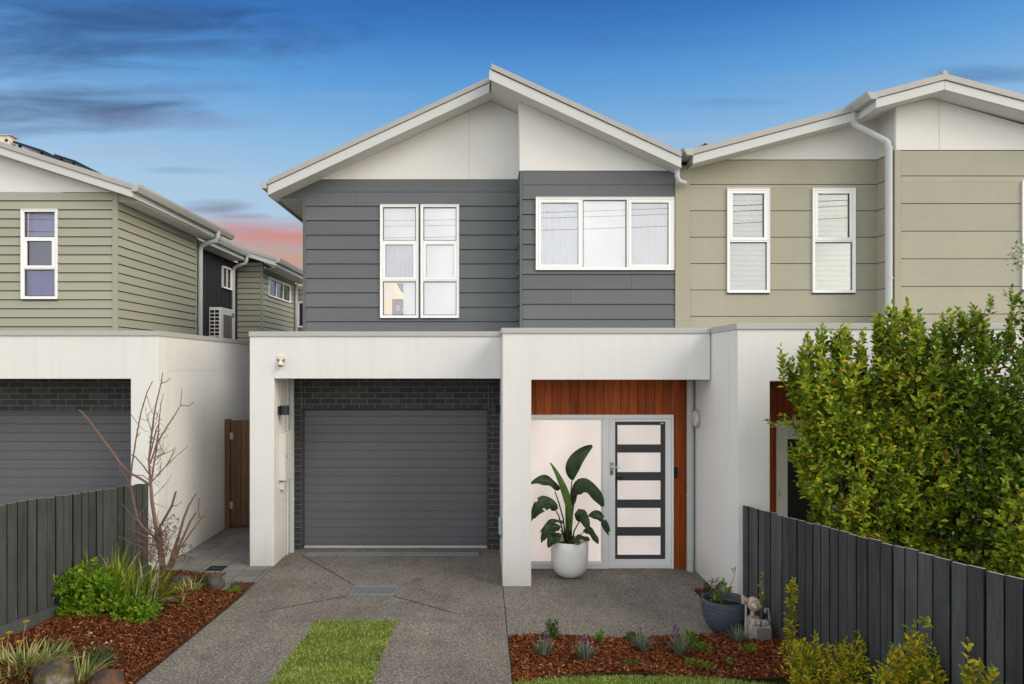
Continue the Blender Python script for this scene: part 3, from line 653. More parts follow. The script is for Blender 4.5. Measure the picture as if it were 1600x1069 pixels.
# roof
q=MB(); DBL,DBR=11.02,10.56
rake(q,-3.33,zs(-3.33),.1,zs(.1),.158,.235,DBL-.02,20); rake(q,.1,zs(.1),2.90,zs(2.90),.158,.235,DBR-.02,20)
q.build('roof',M['roof'],hs)
q=MB(); rake(q,-3.33,zs(-3.33),.08,zs(.08),0,.15,DBL,DBL+.03); rake(q,.085,zs(.1),2.90,zs(2.90),0,.15,DBR,DBR+.03); q.box(.07,.084,DBR,DBL-.0,zs(.1)-.0,zs(.1)+.15)
q.build('barge_board',M['barge'],hs,bevel=.003)
q=MB(); rake(q,-3.32,zs(-3.32),.1,zs(.1),.0,.02,DBL+.031,UL+.1); rake(q,.1,zs(.1),2.90,zs(2.90),.0,.02,DBR+.031,UL+.1); q.box(-3.30,-2.886,UL+.0,20,5.478,5.49); q.build('soffit',M['soffit'],hs)
q=MB(); q.box(-3.345,-3.32,DBL+.031,20,5.45,5.61); q.build('fascia',M['barge'],hs)
q=MB(); gutter(q,-3.47,-3.346,5.655,5.545,DBL-.03,20); q.build('gutter',M['coping'],hs)

# ================================================================== RIGHT (SAGE) HOUSE
hr=thing('townhouse','sage green panelled two-storey house with low gable, behind the clipped hedge','house',(6.,10.5,0))
DR=8.2; SX=2.895
q=MB(); q.xz([(SX,0),(3.265,0),(3.265,2.64),(5.35,2.64),(5.35,0),(10.5,0),(10.5,3.25),(SX,3.25)],DR,DR+.3); q.build('front_wall',M['render'],hr,bevel=.008)
q=MB(); q.box(SX,3.1,DR+.302,20,0,3.25); q.box(5.35,5.6,DR+.302,11,0,3.25); q.build('side_wall',M['render'],hr,bevel=.006)
q=MB(); q.box(SX-.018,10.6,DR-.02,DR+.25,3.235,3.303); q.box(SX-.018,SX+.2,DR+.25,11,3.235,3.303); q.build('coping',M['coping'],hr,bevel=.004)
q=MB(); q.box(3.1,10.5,DR+.31,12,2.95,3.05); q.build('flat_roof',M['roof'],hr); q=MB(); q.box(3.101,5.349,DR+.302,10.2,2.66,2.7); q.build('porch_ceiling',M['soffit'],hr)
q=MB(); xb=3.102
while xb<5.34:
    xe=min(xb+.118,5.348)
    for (a,b_,c,d_) in cut_rects(xb+.0015,xe-.0015,0,2.66,[(4.06,4.95,-1,2.06)]): q.box(a,b_,DD,DD+.02,c,d_)
    xb=xe
q.build('timber_cladding',M['cedar'],hr)
q=MB(); q.box(3.102,5.348,DD+.021,DD+.1,0,2.66); q.build('cladding_backing',M['groove'],hr)
q=MB(); q.box(4.06,4.92,DD-.03,DD+.019,2.01,2.06); q.box(4.06,4.10,DD-.03,DD+.019,0,2.01); q.box(4.88,4.92,DD-.03,DD+.019,0,2.01); q.build('door_frame',M['alu'],hr)
q=MB(); dx0,dx1=4.10,4.88; gx0,gx1=X(1230,DD),X(1289,DD); q.box(dx0+.003,gx0,DD-.015,DD+.018,.02,2.005); q.box(gx1,dx1-.003,DD-.015,DD+.018,.02,2.005); q.box(gx0,gx1,DD-.015,DD+.018,.02,.2); q.box(gx0,gx1,DD-.015,DD+.018,1.80,2.005)
fd2=q.build('front_door',M['alu'],hr,bevel=.004)
q=MB(); q.box(gx0,gx1,DD-.004,DD+.012,.2,1.8); q.build('pane',pm('dark_door_glass',(.012,.016,.017),.12,.1),fd2)
for z_ in (1.78,1.0,.4): q=MB(); q.box(4.09,4.106,DD-.036,DD-.031,z_,z_+.1); q.build('hinge',M['chrome'],fd2)
W1=frontwall(10.9); W2=frontwall(10.42); XN0,XN1=X(1055,10.88),X(1078,10.88); XR2=5.975
zr=lambda x: 4.976+.268*x if x<6.48 else 4.976+.268*6.48-.268*(x-6.48)
ra=(X(1135.6,10.9),X(1201,10.9),3.935,5.514); rb=(X(1268.6,10.9),X(1334.4,10.9),3.935,5.514); rc=(7.80,8.45,3.93,5.50)
ln=[5.95]+[5.578-.401*k for k in range(0,8)]
q=MB(); panelboards(W1,q,XN1+.004,XR2-.003,ln,[ra,rb]); panelboards(W2,q,XR2+.075,10.4,ln,[rc])
W3=sideL(XR2); panelboards(W3,q,10.42+.01,10.9-.013,ln,[])
q.build('siding',M['sage'],hr,bevel=.002)
q=MB(); backing(W1,q,2.9,XR2,2.6,5.95,[ra,rb],mi=0); backing(W2,q,XR2+.002,10.4,2.6,5.95,[rc]); q.box(XR2+.001,XR2+.1,10.42+.121,10.9,2.6,5.95)
W1.slab(q,[(3.6,5.951),(XR2,5.951),(XR2,zr(XR2))],-.12,-.001); W2.slab(q,[(XR2+.002,5.951),(9.1,5.951),(6.48,zr(6.48)),(XR2+.002,zr(XR2))],-.12,-.001)
q.build('wall',M['groove'],hr)
q=MB(); q.box(XN0,XN1,10.868,10.9,2.6,5.86); q.box(XN0+.001,XN1-.02,10.901,20,2.6,5.6); W2.rect(q,XR2-.0,XR2+.07,2.6,5.95,.0,.02); W3.rect(q,10.40,10.425,2.6,5.95,.0,.02)
W1.slab(q,[(XN1,5.579),(XN1,zr(XN1)),(XN1+.003,zr(XN1)),(XN1+.003,5.579)],.0,.012)
q.build('corner_trim',M['sage_trim'],hr)
q=MB(); jx=5.60; jy=6.6
W1.slab(q,[(3.66,5.956),(XR2-.011,5.956),(XR2-.011,zr(XR2)-.004)],.0,.014)
W2.slab(q,[(XR2,5.956),(jy-.003,5.956),(jy-.003,zr(jy)-.004),(6.48,zr(6.48)-.004),(XR2,zr(XR2)-.004)],.0,.014); W2.slab(q,[(jy+.003,5.956),(9.08,5.956),(jy+.003,zr(jy)-.004)],.0,.014)
W3.slab(q,[(10.42,5.956),(10.886,5.956),(10.886,zr(XR2)-.004),(10.42,zr(XR2)-.004)],.0,.012)
q.build('gable_panel',M['sheet'],hr)
# left wedge of siding under the rake (between the panel line and the soffit)
q=MB(); W1.slab(q,[(XN1+.004,5.584),(3.65,5.584),(3.65,zr(3.65)-.004),(XN1+.004,zr(XN1)-.004)],.0124,.0128); q.build('siding_wedge',M['sage'],hr)
for r_,lab in ((ra,'narrow two-pane window nearer the charcoal house'),(rb,'narrow two-pane window nearer the downpipe')):
    a,b_,c,d_=r_; window(hr,W1,*r_,[(a+ins,b_-ins,4.725,d_-ins,True),(a+ins-.012,b_-ins+.012,c+ins-.01,4.70,False)],M['glass_r'],['slats','slats'],lab)
a,b_,c,d_=rc; window(hr,W2,*rc,[(a+ins,b_-ins,4.725,d_-ins,True),(a+ins-.012,b_-ins+.012,c+ins-.01,4.70,False)],M['glass_r'],['slats','slats'],'narrow two-pane window cut by the photo edge')
D1,D2=10.57,10.10; XE,XE2=3.075,5.516; XT=6.48
q=MB(); rake(q,XE,zr(XE),XE2+.06,zr(XE2+.06),.138,.222,D1-.02,20); rake(q,XE2,zr(XE2),XT,zr(XT),.138,.222,D2-.02,11); rake(q,XT,zr(XT),10.3,zr(10.3),.138,.222,D2-.02,20); rake(q,XE2+.06,zr(XE2+.06),XT,zr(XT),.138,.222,11.0,20)
q.tube([(XT,D2-.022,zr(XT)+.232),(XT,20,zr(XT)+.232)],.034,14); q.build('roof',M['roof'],hr)
q=MB(); rake(q,XE,zr(XE),XE2+.3,zr(XE2+.3),0,.13,D1,D1+.03); rake(q,XE2,zr(XE2),XT-.001,zr(XT),0,.13,D2,D2+.03); rake(q,XT+.001,zr(XT),10.3,zr(10.3),0,.13,D2,D2+.03)
q.box(XE-.0,XE+.025,D1+.031,11.2,zr(XE)-.0,zr(XE)+.125); q.box(XE2-.0,XE2+.025,D2+.031,11.0,zr(XE2),zr(XE2)+.125)
q.build('barge_board',M['barge'],hr,bevel=.003)
q=MB(); rake(q,XE,zr(XE),XE2,zr(XE2),0,.02,D1+.031,11); rake(q,XE2+.026,zr(XE2+.026),XT,zr(XT),0,.02,D2+.031,11); rake(q,XT,zr(XT),10.3,zr(10.3),0,.02,D2+.031,11); q.build('soffit',M['soffit'],hr)
q=MB(); gutter(q,X(1068,10.53),XE-.002,zr(XE)+.235,zr(XE)+.12,D1-.04,11.3); q.build('gutter',M['coping'],hr); q=MB(); gutter(q,X(1355,10.06),XE2-.002,zr(XE2)+.225,zr(XE2)+.115,D2-.04,10.75); q.build('gutter',M['coping'],hr)
q=MB(); a=P(1332,172,10.6); b_=P(1332.5,190,10.6); c=P(1343,200,10.56); d_=P(1376,217,10.46); e_=P(1386.5,224,10.42); f_=P(1388.5,236,10.42)
q.tube([a,b_,P(1335,195,10.6),c,d_,P(1384,221,10.43),e_,f_,(f_[0],f_[1],3.1)],.05,16)
for z_ in (Z(232,10.42),4.1): q.tube([(f_[0],f_[1],z_-.015),(f_[0],f_[1],z_+.015)],.054,16); q.box(f_[0]+.04,f_[0]+.075,f_[1]-.004,f_[1]+.012,z_-.01,z_+.01)
q.build('downpipe',M['pipe'],hr)
q=MB(); q.tube([P(1058,262,10.7),P(1058,276,10.7),P(1061,283,10.7),P(1067,285.5,10.72),P(1070,285.5,10.8)],.038,14); q.build('downpipe',M['pipe'],hr)

# ================================================================== LEFT (OLIVE) HOUSE
hl=thing('townhouse','olive weatherboard house with dark garage, behind the bare tree at the left','house',(-6.5,12,0))
DL=9.87; LX=-4.5
q=MB(); q.xz([(-10.5,0),(-8.2,0),(-8.2,2.64),(-4.872,2.64),(-4.872,0),(LX,0),(LX,3.25),(-10.5,3.25)],DL,DL+.3); q.build('front_wall',M['render'],hl,bevel=.008)
q=MB(); q.box(LX-.25,LX,DL+.302,19,0,2.745); q.box(LX-.25,LX,DL+.302,19,2.755,3.25); q.box(LX-.25,LX-.006,DL+.302,19,2.745,2.755); q.build('side_wall',M['render'],hl)
q=MB(); q.box(-10.6,LX+.018,DL-.02,DL+.25,3.235,3.303); q.box(LX-.2,LX+.018,DL+.25,19,3.235,3.303); q.build('coping',M['coping'],hl,bevel=.004)
q=MB(); q.box(-10.5,LX-.252,DL+.31,22,2.98,3.05); q.build('flat_roof',M['roof'],hl)
q=MB(); q.box(-10.5,-4.751,DL+.302,10.9,2.66,2.7); q.build('porch_ceiling',M['soffit'],hl)
q=MB(); q.box(-8.3,-4.752,10.62,10.8,2.145,2.66); q.box(-5.0,-4.752,10.62,10.8,0,2.145); q.build('brick_wall',M['brick'],hl)
q=MB(); lines=[2.09-.1335*k for k in range(0,17)]
for a,b_ in zip(lines[:-1],lines[1:]):
    b_=max(b_,.01)
    q.prism([(-8.2,10.732,b_),(-8.2,10.721,b_+.003),(-8.2,10.719,a-.012),(-8.2,10.732,a)],(3.198,0,0))
q.box(-8.2,-5.002,10.7325,10.76,0,2.144); q.box(-8.2,-5.002,10.70,10.73,2.095,2.144); q.build('garage_door',M['door_char'],hl)
DU,UX=10.9,-5.58; WA=frontwall(DU); WB=sideR(UX); DU2=13.87
zl=lambda x: 5.336+.322*(-5.246-x)
wa=(X(35.4,DU),X(91,DU),3.841,5.194)
ln=[5.455,5.322]+[5.322-.1366*k for k in range(1,17)]
q=MB(); lapboards(WA,q,-10.4,X(176.6,DU),ln,[wa],gap=.013); lapboards(WB,q,DU,DU2,ln,[],gap=.013); WA.slab(q,[(-5.63,5.325),(-5.22,5.325),(-5.63,5.45)],0,.012); q.build('siding',M['olive'],hl)
q=MB(); WA.rect(q,X(176.6,DU),UX+.012,2.9,5.45,.0,.024); WB.rect(q,DU2-.04,DU2,2.9,5.3,0,.022); q.build('corner_trim',M['olive_trim'],hl); q=MB(); backing(WA,q,-10.4,UX-.001,2.9,5.45,[wa]); q.box(UX-.12,UX-.001,DU+.121,DU2,2.9,5.3); q.box(-10.4,UX,DU2,DU2+.1,2.9,5.3); q.build('wall',M['groove'],hl)
q=MB(); WA.slab(q,[(-10.4,5.462),(-5.66,5.462),(-10.4,zl(-10.4))],0,.014); q.build('gable_panel',M['sheet'],hl)
a,b_,c,d_=wa; window(hl,WA,*wa,[(a+ins,b_-ins,4.775,d_-ins,False),(a+ins,b_-ins,4.30,4.76,True),(a+ins,b_-ins,c+ins,4.285,False)],M['glass_d'],['dim','dusk','curtain'],'three-pane window with a purple curtain behind the lowest pane')
q=MB(); rake(q,-11,zl(-11),-5.246,zl(-5.246),.118,.195,10.66,14.3); rake(q,-11,zl(-11),-5.8,zl(-5.8)-.0,.10,.17,14.302,17.4)
rake(q,-8,5.27+.322*2.93,-5.07,5.27,.118,.19,17.45,21.2); q.build('roof',M['roof'],hl)
q=MB(); rake(q,-11,zl(-11),-5.246,zl(-5.246),0,.11,10.68,10.71); rake(q,-8,5.27+.322*2.93,-5.07,5.27,0,.11,17.47,17.5)
q.box(-5.27,-5.246,10.711,14.3,5.336,5.45); q.box(-5.83,-5.805,14.3,17.4,5.39,5.52); q.box(-5.095,-5.071,17.501,21.2,5.27,5.385); q.build('barge_board',M['barge'],hl)
q=MB(); q.box(UX+.02,-5.272,DU+.001,14.3,5.316,5.326); rake(q,-11,zl(-11),-5.272,zl(-5.272),0,.012,10.711,DU-.02); q.box(-6.15,-5.83,14.31,17.4,5.38,5.39); q.box(-5.50,-5.096,17.8,21.2,5.26,5.268); q.build('soffit',M['soffit'],hl)
def gutR(mb,xi,xo,zt,zb,d0,d1): gutter(mb,xo,xi,zt,zb,d0,d1)
for ga_ in ((-5.245,-5.13,5.525,5.42,10.66,14.75),(-5.803,-5.69,5.59,5.48,14.0,17.4),(-5.07,-4.955,5.46,5.35,17.44,21.2)): q=MB(); gutR(q,*ga_); q.build('gutter',M['coping'],hl)
def dpipe(x_g,z_g,x_w,D,r=.042,D2_=None):
    q=MB(); D2_=D2_ or D
    q.tube([(x_g,D,z_g),(x_g,D,z_g-.12),(x_g-.04,D,z_g-.19),(x_w+.1,D2_,z_g-.25),(x_w+.03,D2_,z_g-.29),(x_w,D2_,z_g-.36),(x_w,D2_,3.0)],r,12); return q
q=dpipe(-5.19,5.45,UX+.05,13.95,.047); q.build('downpipe',M['pipe'],hl); q=dpipe(-5.76,5.5,-6.08,17.35,.042); q.build('downpipe',M['pipe'],hl)
q=MB(); q.tube([(-5.44,20.7,5.2),(-5.44,20.7,3)],.045,10); q.build('downpipe',M['pipe'],hl)
# black corrugated link wall
q=MB(); n=int((17.9-13.8)/.0125); pr=[]
for k in range(n+1): yy=13.8+k*.0125; pr.append((-6.15+.018*max(-1,min(1,1.6*math.sin(2*math.pi*yy/.105))),yy))
for (a,b_),(c,d_) in zip(pr[:-1],pr[1:]): q.poly([(a,b_,2.95),(c,d_,2.95),(c,d_,5.39),(a,b_,5.39)])
q.build('corrugated_wall',M['black_metal'],hl,recalc=False)
WC=sideR(-6.128); wc=(16.72,17.30,4.66,5.17); window(hl,WC,*wc,[(16.755,17.0,4.695,5.135,False),(17.02,17.265,4.695,5.135,False)],M['glass_d'],['dark','dark'],'small two-light window in black corrugated wall',sill=False)
# rear block
WD=frontwall(17.8); WE=sideR(-5.51); ln=[5.40,5.30]+[5.30-.1366*k for k in range(1,18)]
we=(18.25,20.25,4.62,5.10)
q=MB(); lapboards(WD,q,-6.13,-5.56,ln,[],gap=.015); lapboards(WE,q,17.8,20.8,ln,[we],gap=.015); q.build('siding',M['olive'],hl)
q=MB(); WD.rect(q,-5.56,-5.495,2.9,5.4,0,.022); q.build('corner_trim',M['olive_trim'],hl); q=MB(); backing(WD,q,-6.13,-5.511,2.9,5.5,[]); backing(WE,q,17.93,20.8,2.9,5.3,[we]); q.box(-6.3,-4.9,21.5,21.6,2.9,5.25); q.build('wall',M['groove'],hl)
window(hl,WE,*we,[(18.285,18.9,4.655,5.065,False),(18.93,19.55,4.655,5.065,False),(19.58,20.215,4.655,5.065,False)],M['glass'],['blind']*3,'three-light strip window on the rear block',sill=False)
WF=frontwall(21.5); q=MB(); lapboards(WF,q,-6.3,-4.9,[5.25-.1366*k for k in range(0,17)],[]); q.build('siding',M['olive'],hl)
wf=(X(466,21.44),X(466,21.44)+.55,4.0,4.75); WG=frontwall(21.44); window(hl,WG,*wf,[(wf[0]+.035,wf[1]-.035,4.035,4.715,False)],M['glass_d'],['dim'],'pale window on the farthest block',sill=False)

# ---- things on the roofs
rv=thing('roof_vent','beige box vent with a round hole on top of the olive house roof','roof vent',(-7.2,10.8,6.15))
q=MB(); q.box(-7.29,-7.12,10.74,10.9,6.12,6.27); q.build('vent_box',M['cream'],rv); q=MB(); q.box(-7.31,-7.09,10.72,10.92,6.271,6.285); q.build('lid',M['galv'],rv)
q=MB(); q.tube([(-7.16,10.745,6.2),(-7.16,10.73,6.2)],.022,16); q.build('vent_hole',M['black'],rv)
for k,(a,b_,lab) in enumerate(((-7.08,-6.62,'black solar panel higher up the olive roof beside the beige vent'),(-6.46,-6.14,'black solar panel lower down the olive roof nearer the gutter'))):
    q=MB(); zt_=lambda x: zl(x)+.195
    q.prism([(a,10.76,zt_(a)+.05),(b_,10.76,zt_(b_)+.05),(b_,10.76,zt_(b_)+.085),(a,10.76,zt_(a)+.085)],(0,1.6,0)); q.box(a+.05,a+.08,10.8,10.84,zt_(a+.08)-.02,zt_(a+.08)+.055); q.box(b_-.08,b_-.05,10.8,10.84,zt_(b_)-.01,zt_(b_-.08)+.05)
    tag(q.build('solar_panel',M['solar']),lab,'solar panel','solar panels on the olive roof')
rp=thing('roof_vent_pipe','small round cowl poking above the sage roof edge near its gutter','roof vent',(3.29,10.8,6.05))
q=MB(); q.tube([(3.3,10.72,6.10),(3.3,10.95,6.12)],.062,16); q.build('cowl',M['coping'],rp); q=MB(); q.tube([(3.3,10.719,6.10),(3.3,10.70,6.10)],.045,16); q.build('opening',M['black'],rp); q=MB(); q.tube([(3.3,10.85,5.9),(3.3,10.85,6.1)],.04,12); q.build('pipe',M['coping'],rp)

# ---- air conditioner
ac=thing('air_conditioner','cream outdoor air conditioner unit on the parapet roof by the black corrugated wall','air conditioner',(-5.6,14.9,3.05))
ax0,ax1,ay0,ay1,az0,az1=X(326.5,14.5),X(345.8,14.5),14.5,15.27,3.25,Z(480,14.5)
q=MB(); q.box(ax0,ax1,ay0,ay1,az0,az1); q.build('casing',M['acwhite'],ac,bevel=.012)
q=MB(); hh=(az1-az0-.08)/9
for r_ in range(9):
    for c_ in range(2): xx=ax0+.025+c_*.098; zz=az1-.05-(r_+1)*hh+.012; q.box(xx,xx+.080,ay0-.003,ay0+.02,zz,zz+hh-.022)
q.build('side_louvre',M['black'],ac)
q=MB(); q.box(ax1-.01,ax1+.004,ay0+.12,ay1-.17,az0+.03,az1-.14)
for k in range(9): yy=ay0+.14+k*.05; q.box(ax1+.0042,ax1+.008,yy,yy+.012,az0+.05,az1-.16)
q.build('fan_grille',M['acgrille'],ac)
q=MB(); n=20; cy,cz=ay1-.10,az1-.12
q.prism([(ax1+.001,cy+.07*math.cos(6.283*k/n),cz+.045*math.sin(6.283*k/n)) for k in range(n)],(.006,0,0)); q.build('badge',M['logo'],ac)
q=MB(); q.box(ax1+.0071,ax1+.009,cy-.05,cy+.05,cz-.008,cz+.008); q.build('badge_text_band',M['acwhite'],ac)

for yy in (ay0+.1,ay1-.15): q=MB(); q.box(ax0+.02,ax1-.02,yy,yy+.05,3.05,3.25); q.build('foot',M['black'],ac)

# ================================================================== FIXTURES ON THE GREY HOUSE
def lamp(x0,x1,D,z0,z1,lab):
    t=thing('wall_lamp',lab,'wall lamp',((x0+x1)/2,D,z0),'up and down lamps by the garage')
    wx,ox=(x0,x1); s=1 if ox>wx else -1
    q=MB(); q.box(min(wx,wx+s*.025),max(wx,wx+s*.025),D-.05,D+.05,z0+.01,z1-.01); q.build('bracket',M['char_lamp'],t)
    q=MB(); cx=wx+s*(abs(ox-wx)*.5+.012); r=abs(ox-wx)*.5-.012
    q.tube([(cx,D,z0),(cx,D,z0+.008)],r,24); q.tube([(cx,D,z0+.008),(cx,D,z1-.008)],r-.006,24); q.tube([(cx,D,z1-.008),(cx,D,z1)],r,24); 
    for k in range(3): zz=z0+.03+k*.03; q.tube([(cx,D,zz),(cx,D,zz+.01)],r-.001,24)
    q.build('lamp_body',M['char_lamp'],t)
lamp(-2.961,-2.80,10.3,2.118,2.25,'small dark wall lamp above the cream meter box left of the garage door')
lamp(.232,.095,10.5,2.125,2.258,'small dark wall lamp at the top right of the garage door')
mb_=thing('meter_box','tall cream electrical meter box on the inner face of the left pillar','meter box',(-2.92,10.45,1.16))
q=MB(); q.box(-2.9605,-2.875,10.3,10.64,1.17,1.85); q.build('cabinet',M['cream_box'],mb_,bevel=.005)
q=MB(); q.box(-2.875,-2.862,10.305,10.645,1.165,1.86); q.build('door',M['cream_box'],mb_,bevel=.004)
q=MB(); q.box(-2.8625,-2.858,10.36,10.375,1.48,1.54); q.build('latch',M['greyalu'],mb_)
q=MB()
for zz in (1.70,1.26):
    for k in range(4): q.box(-2.8622,-2.859,10.47+k*.035,10.49+k*.035,zz,zz+.05-.008*k)
q.build('vent_louvre',M['cream'],mb_)
q=MB(); q.box(-2.9605,-2.90,10.36,10.52,1.03,1.145); q.build('junction_box',M['cream_box'],mb_,bevel=.004); q=MB(); q.tube([(-2.93,10.42,1.145),(-2.93,10.42,1.17)],.012,8); q.build('conduit',M['cream_box'],mb_)
se=thing('motion_sensor','cream motion sensor high on the white pillar left of the garage','sensor',(X(440,DG),DG,2.85))
x_=X(440,DG); q=MB(); q.box(x_-.058,x_+.058,DG-.02,DG-.0005,Z(563.5,DG),Z(556,DG)); q.build('base_plate',M['cream'],se,bevel=.005)
q=MB(); q.lathe([(.014,Z(563,DG)),(.022,Z(565,DG)),(.036,Z(567,DG)),(.040,Z(569,DG)),(.036,Z(571,DG))],x_,DG-.055,16); q.box(x_-.016,x_+.016,DG-.06,DG-.02,Z(565,DG),Z(560,DG)); q.build('sensor_head',M['cream'],se)
q=MB(); q.lathe([(.034,Z(571,DG)),(.028,Z(573,DG))],x_,DG-.055,16); q.build('lens',M['black'],se)
for sx in (-1,1):
    q=MB(); q.tube([(x_+sx*.045,DG-.02,Z(561,DG)),(x_+sx*.03,DG-.045,Z(566,DG))],.008,8); q.build('bracket',M['greyalu'],se)
it=thing('intercom_handset','pale grey box with a dangling cable on the left face of the entry pillar','intercom',(.2,9.45,1.0))
q=MB(); q.box(.187,.2315,9.36,9.46,Z(835,9.4),Z(809,9.4)); q.build('casing',pm('pale_grey_plastic',(.40,.45,.50),.4,.04),it,bevel=.012)
q=MB(); q.tube([(.21,9.40,Z(835,9.4)),(.205,9.40,Z(839,9.4)),(.215,9.41,Z(842,9.4)),(.228,9.42,Z(840,9.4)),(.229,9.42,Z(836,9.4))],.004,6); q.build('cable',M['black'],it)
bl=thing('bulkhead_lamp','round pale bulkhead lamp on the white side wall by the entry door','wall lamp',(SX,9.72,2.0))
zc=Z(654,9.72); q=MB(); q.tube([(SX-.001,9.72,zc),(SX-.035,9.72,zc)],.128,28); q.build('rim',pm('lamp_rim',(.40,.39,.37),.5),bl,bevel=.006)
q=MB(); q.tube([(SX-.035,9.72,zc),(SX-.055,9.72,zc),(SX-.065,9.72,zc)],[.108,.098,.06],28); q.build('diffuser',pm('opal_lens',(.62,.60,.52),.3,.03),bl)
db=MB(); db.box(X(1052,DD),X(1058,DD),DD-.025,DD-.0005,Z(747,DD),Z(730,DD)); dbo=db.build('doorbell',M['black'],bevel=.005); tag(dbo,'small black doorbell on the cedar boards right of the entry door','doorbell')

# ---- side gate
gt=thing('side_gate','brown timber board gate closing the passage between the two houses','gate',(-3.9,12.43,0))
q=MB(); xb=-4.40
while xb<-3.32: q.box(xb+.004,min(xb+.086,-3.32),12.43,12.45,.06,1.88+random.uniform(-.004,.004)); xb+=.09
q.build('board_panel',M['palegate'],gt)
q=MB(); q.box(-4.495,-4.41,12.40,12.49,.0,1.9); q.build('post',M['palegate'],gt); 
for z_ in (1.55,.35): q=MB(); q.box(-4.43,-4.36,12.415,12.428,z_,z_+.12); q.build('hinge',M['galv'],gt)
q=MB(); q.box(-4.40,-3.32,12.451,12.49,.25,.34); q.box(-4.40,-3.32,12.451,12.49,1.6,1.69); q.build('rail',M['palegate'],gt)

# ---- drains
def grate(name,lab,x0,x1,d0,d1,nx,nd,mat,frame=.015):
    t=thing(name,lab,'drain',((x0+x1)/2,(d0+d1)/2,gp(d0)))
    z=gp((d0+d1)/2)
    q=MB(); q.poly([(x0,d0,z+.003),(x1,d0,z+.003),(x1,d1,z+.003),(x0,d1,z+.003)]); q.build('pit',M['black'],t,recalc=False)
    q=MB(); z0,z1_=z+.0035,z+.012
    q.box(x0-.01,x1+.01,d0-.012,d0,z0,z1_); q.box(x0-.01,x1+.01,d1,d1+.012,z0,z1_); q.box(x0-.01,x0,d0,d1,z0,z1_); q.box(x1,x1+.01,d0,d1,z0,z1_)
    q.build('frame',mat,t)
    q=MB()
    for k in range(nx): xx=x0+(x1-x0)*(k+.5)/nx; q.box(xx-.004,xx+.004,d0,d1,z0,z1_-.002)
    for k in range(nd): yy=d0+(d1-d0)*(k+.5)/nd; q.box(x0,x1,yy-.011,yy+.011,z0,z1_-.003)
    q.build('bars',mat,t)
grate('drain_grate','square galvanised drain grate in the middle of the driveway',-1.655,-1.11,8.81,9.14,15,5,M['galv'])
grate('channel_drain','long narrow galvanised channel drain across the garage threshold',-2.65,-.10,10.66,10.80,90,3,M['galv'])
grate('paver_drain','small black drain grate in the paved side path',-3.83,-3.62,9.86,10.06,10,2,M['black'])

# ================================================================== FENCES
def fence(name,lab,x,side,dfar,dnear,topf,botf,mat):
    t=thing(name,lab,'fence',(x,dfar,0)); q=MB(); D=dfar; k=0
    while D>dnear:
        w_=random.choice((.15,.155,.165,.175,.145)); D0=D-w_; proud=random.choice((0,.002,.004,.007))
        r_=random.uniform(-.006,.006); za,zb=topf(D)+r_,topf(D0)+r_
        xi=x-side*0; xo=x+side*(.019+proud); a,b_=(D,D0)
        bl_=botf(D)+.10; b=len(q.v); e=-random.uniform(.006,.010)
        tw=random.uniform(-.003,.003)
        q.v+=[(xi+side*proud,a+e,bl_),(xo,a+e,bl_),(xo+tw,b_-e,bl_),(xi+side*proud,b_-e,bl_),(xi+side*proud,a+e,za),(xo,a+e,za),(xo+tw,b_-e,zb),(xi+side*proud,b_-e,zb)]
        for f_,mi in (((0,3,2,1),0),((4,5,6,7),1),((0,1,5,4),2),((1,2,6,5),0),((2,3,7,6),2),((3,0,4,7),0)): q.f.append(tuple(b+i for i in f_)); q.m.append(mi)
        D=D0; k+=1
    q.build('palings',[mat,M['fence_top'],M['gap_shade_edge']],t); q=MB(); q.prism([(x-side*.004,dfar,botf(dfar)+.1),(x-side*.004,dnear,botf(dnear)+.1),(x-side*.004,dnear,topf(dnear)-.03),(x-side*.004,dfar,topf(dfar)-.03)],(side*.003,0,0)); q.build('gap_shade_sheet',M['groove'],t)  # dark sheet added behind the palings as shade in the gaps
    q=MB(); n=6
    for k in range(n):
        a=dfar+(dnear-dfar)*k/n; b_=dfar+(dnear-dfar)*(k+1)/n
        q.prism([(x+side*.036,a-.002,botf(a)-.05),(x+side*.036,b_+.002,botf(b_)-.05),(x+side*.036,b_+.002,botf(b_)+.13),(x+side*.036,a-.002,botf(a)+.13)],(side*.022,0,0))
    q.build('plinth_board',mat,t)
    q=MB()
    for hgt in (.35,.95):
        q.prism([(x-side*.002,dfar,botf(dfar)+hgt),(x-side*.002,dnear,botf(dnear)+hgt),(x-side*.002,dnear,botf(dnear)+hgt+.07),(x-side*.002,dfar,botf(dfar)+hgt+.07)],(-side*.035,0,0))
    q.build('rail',mat,t)
    for k in range(3):
        D=dfar-.4-k*2.1; q=MB(); q.box(*(sorted((x-side*.04,x-side*.13))),D-.05,D+.05,botf(D)-.1,topf(D)-.12); q.build('post',mat,t)
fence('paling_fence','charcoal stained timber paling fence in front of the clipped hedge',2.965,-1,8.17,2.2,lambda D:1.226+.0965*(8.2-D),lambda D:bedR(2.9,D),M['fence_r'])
fence('paling_fence','grey stained timber paling fence behind the strappy plants at the left',-4.53,1,9.62,2.6,lambda D:1.25+.092*(9.6-D),lambda D:bedL(-4.45,D),M['fence_l'])

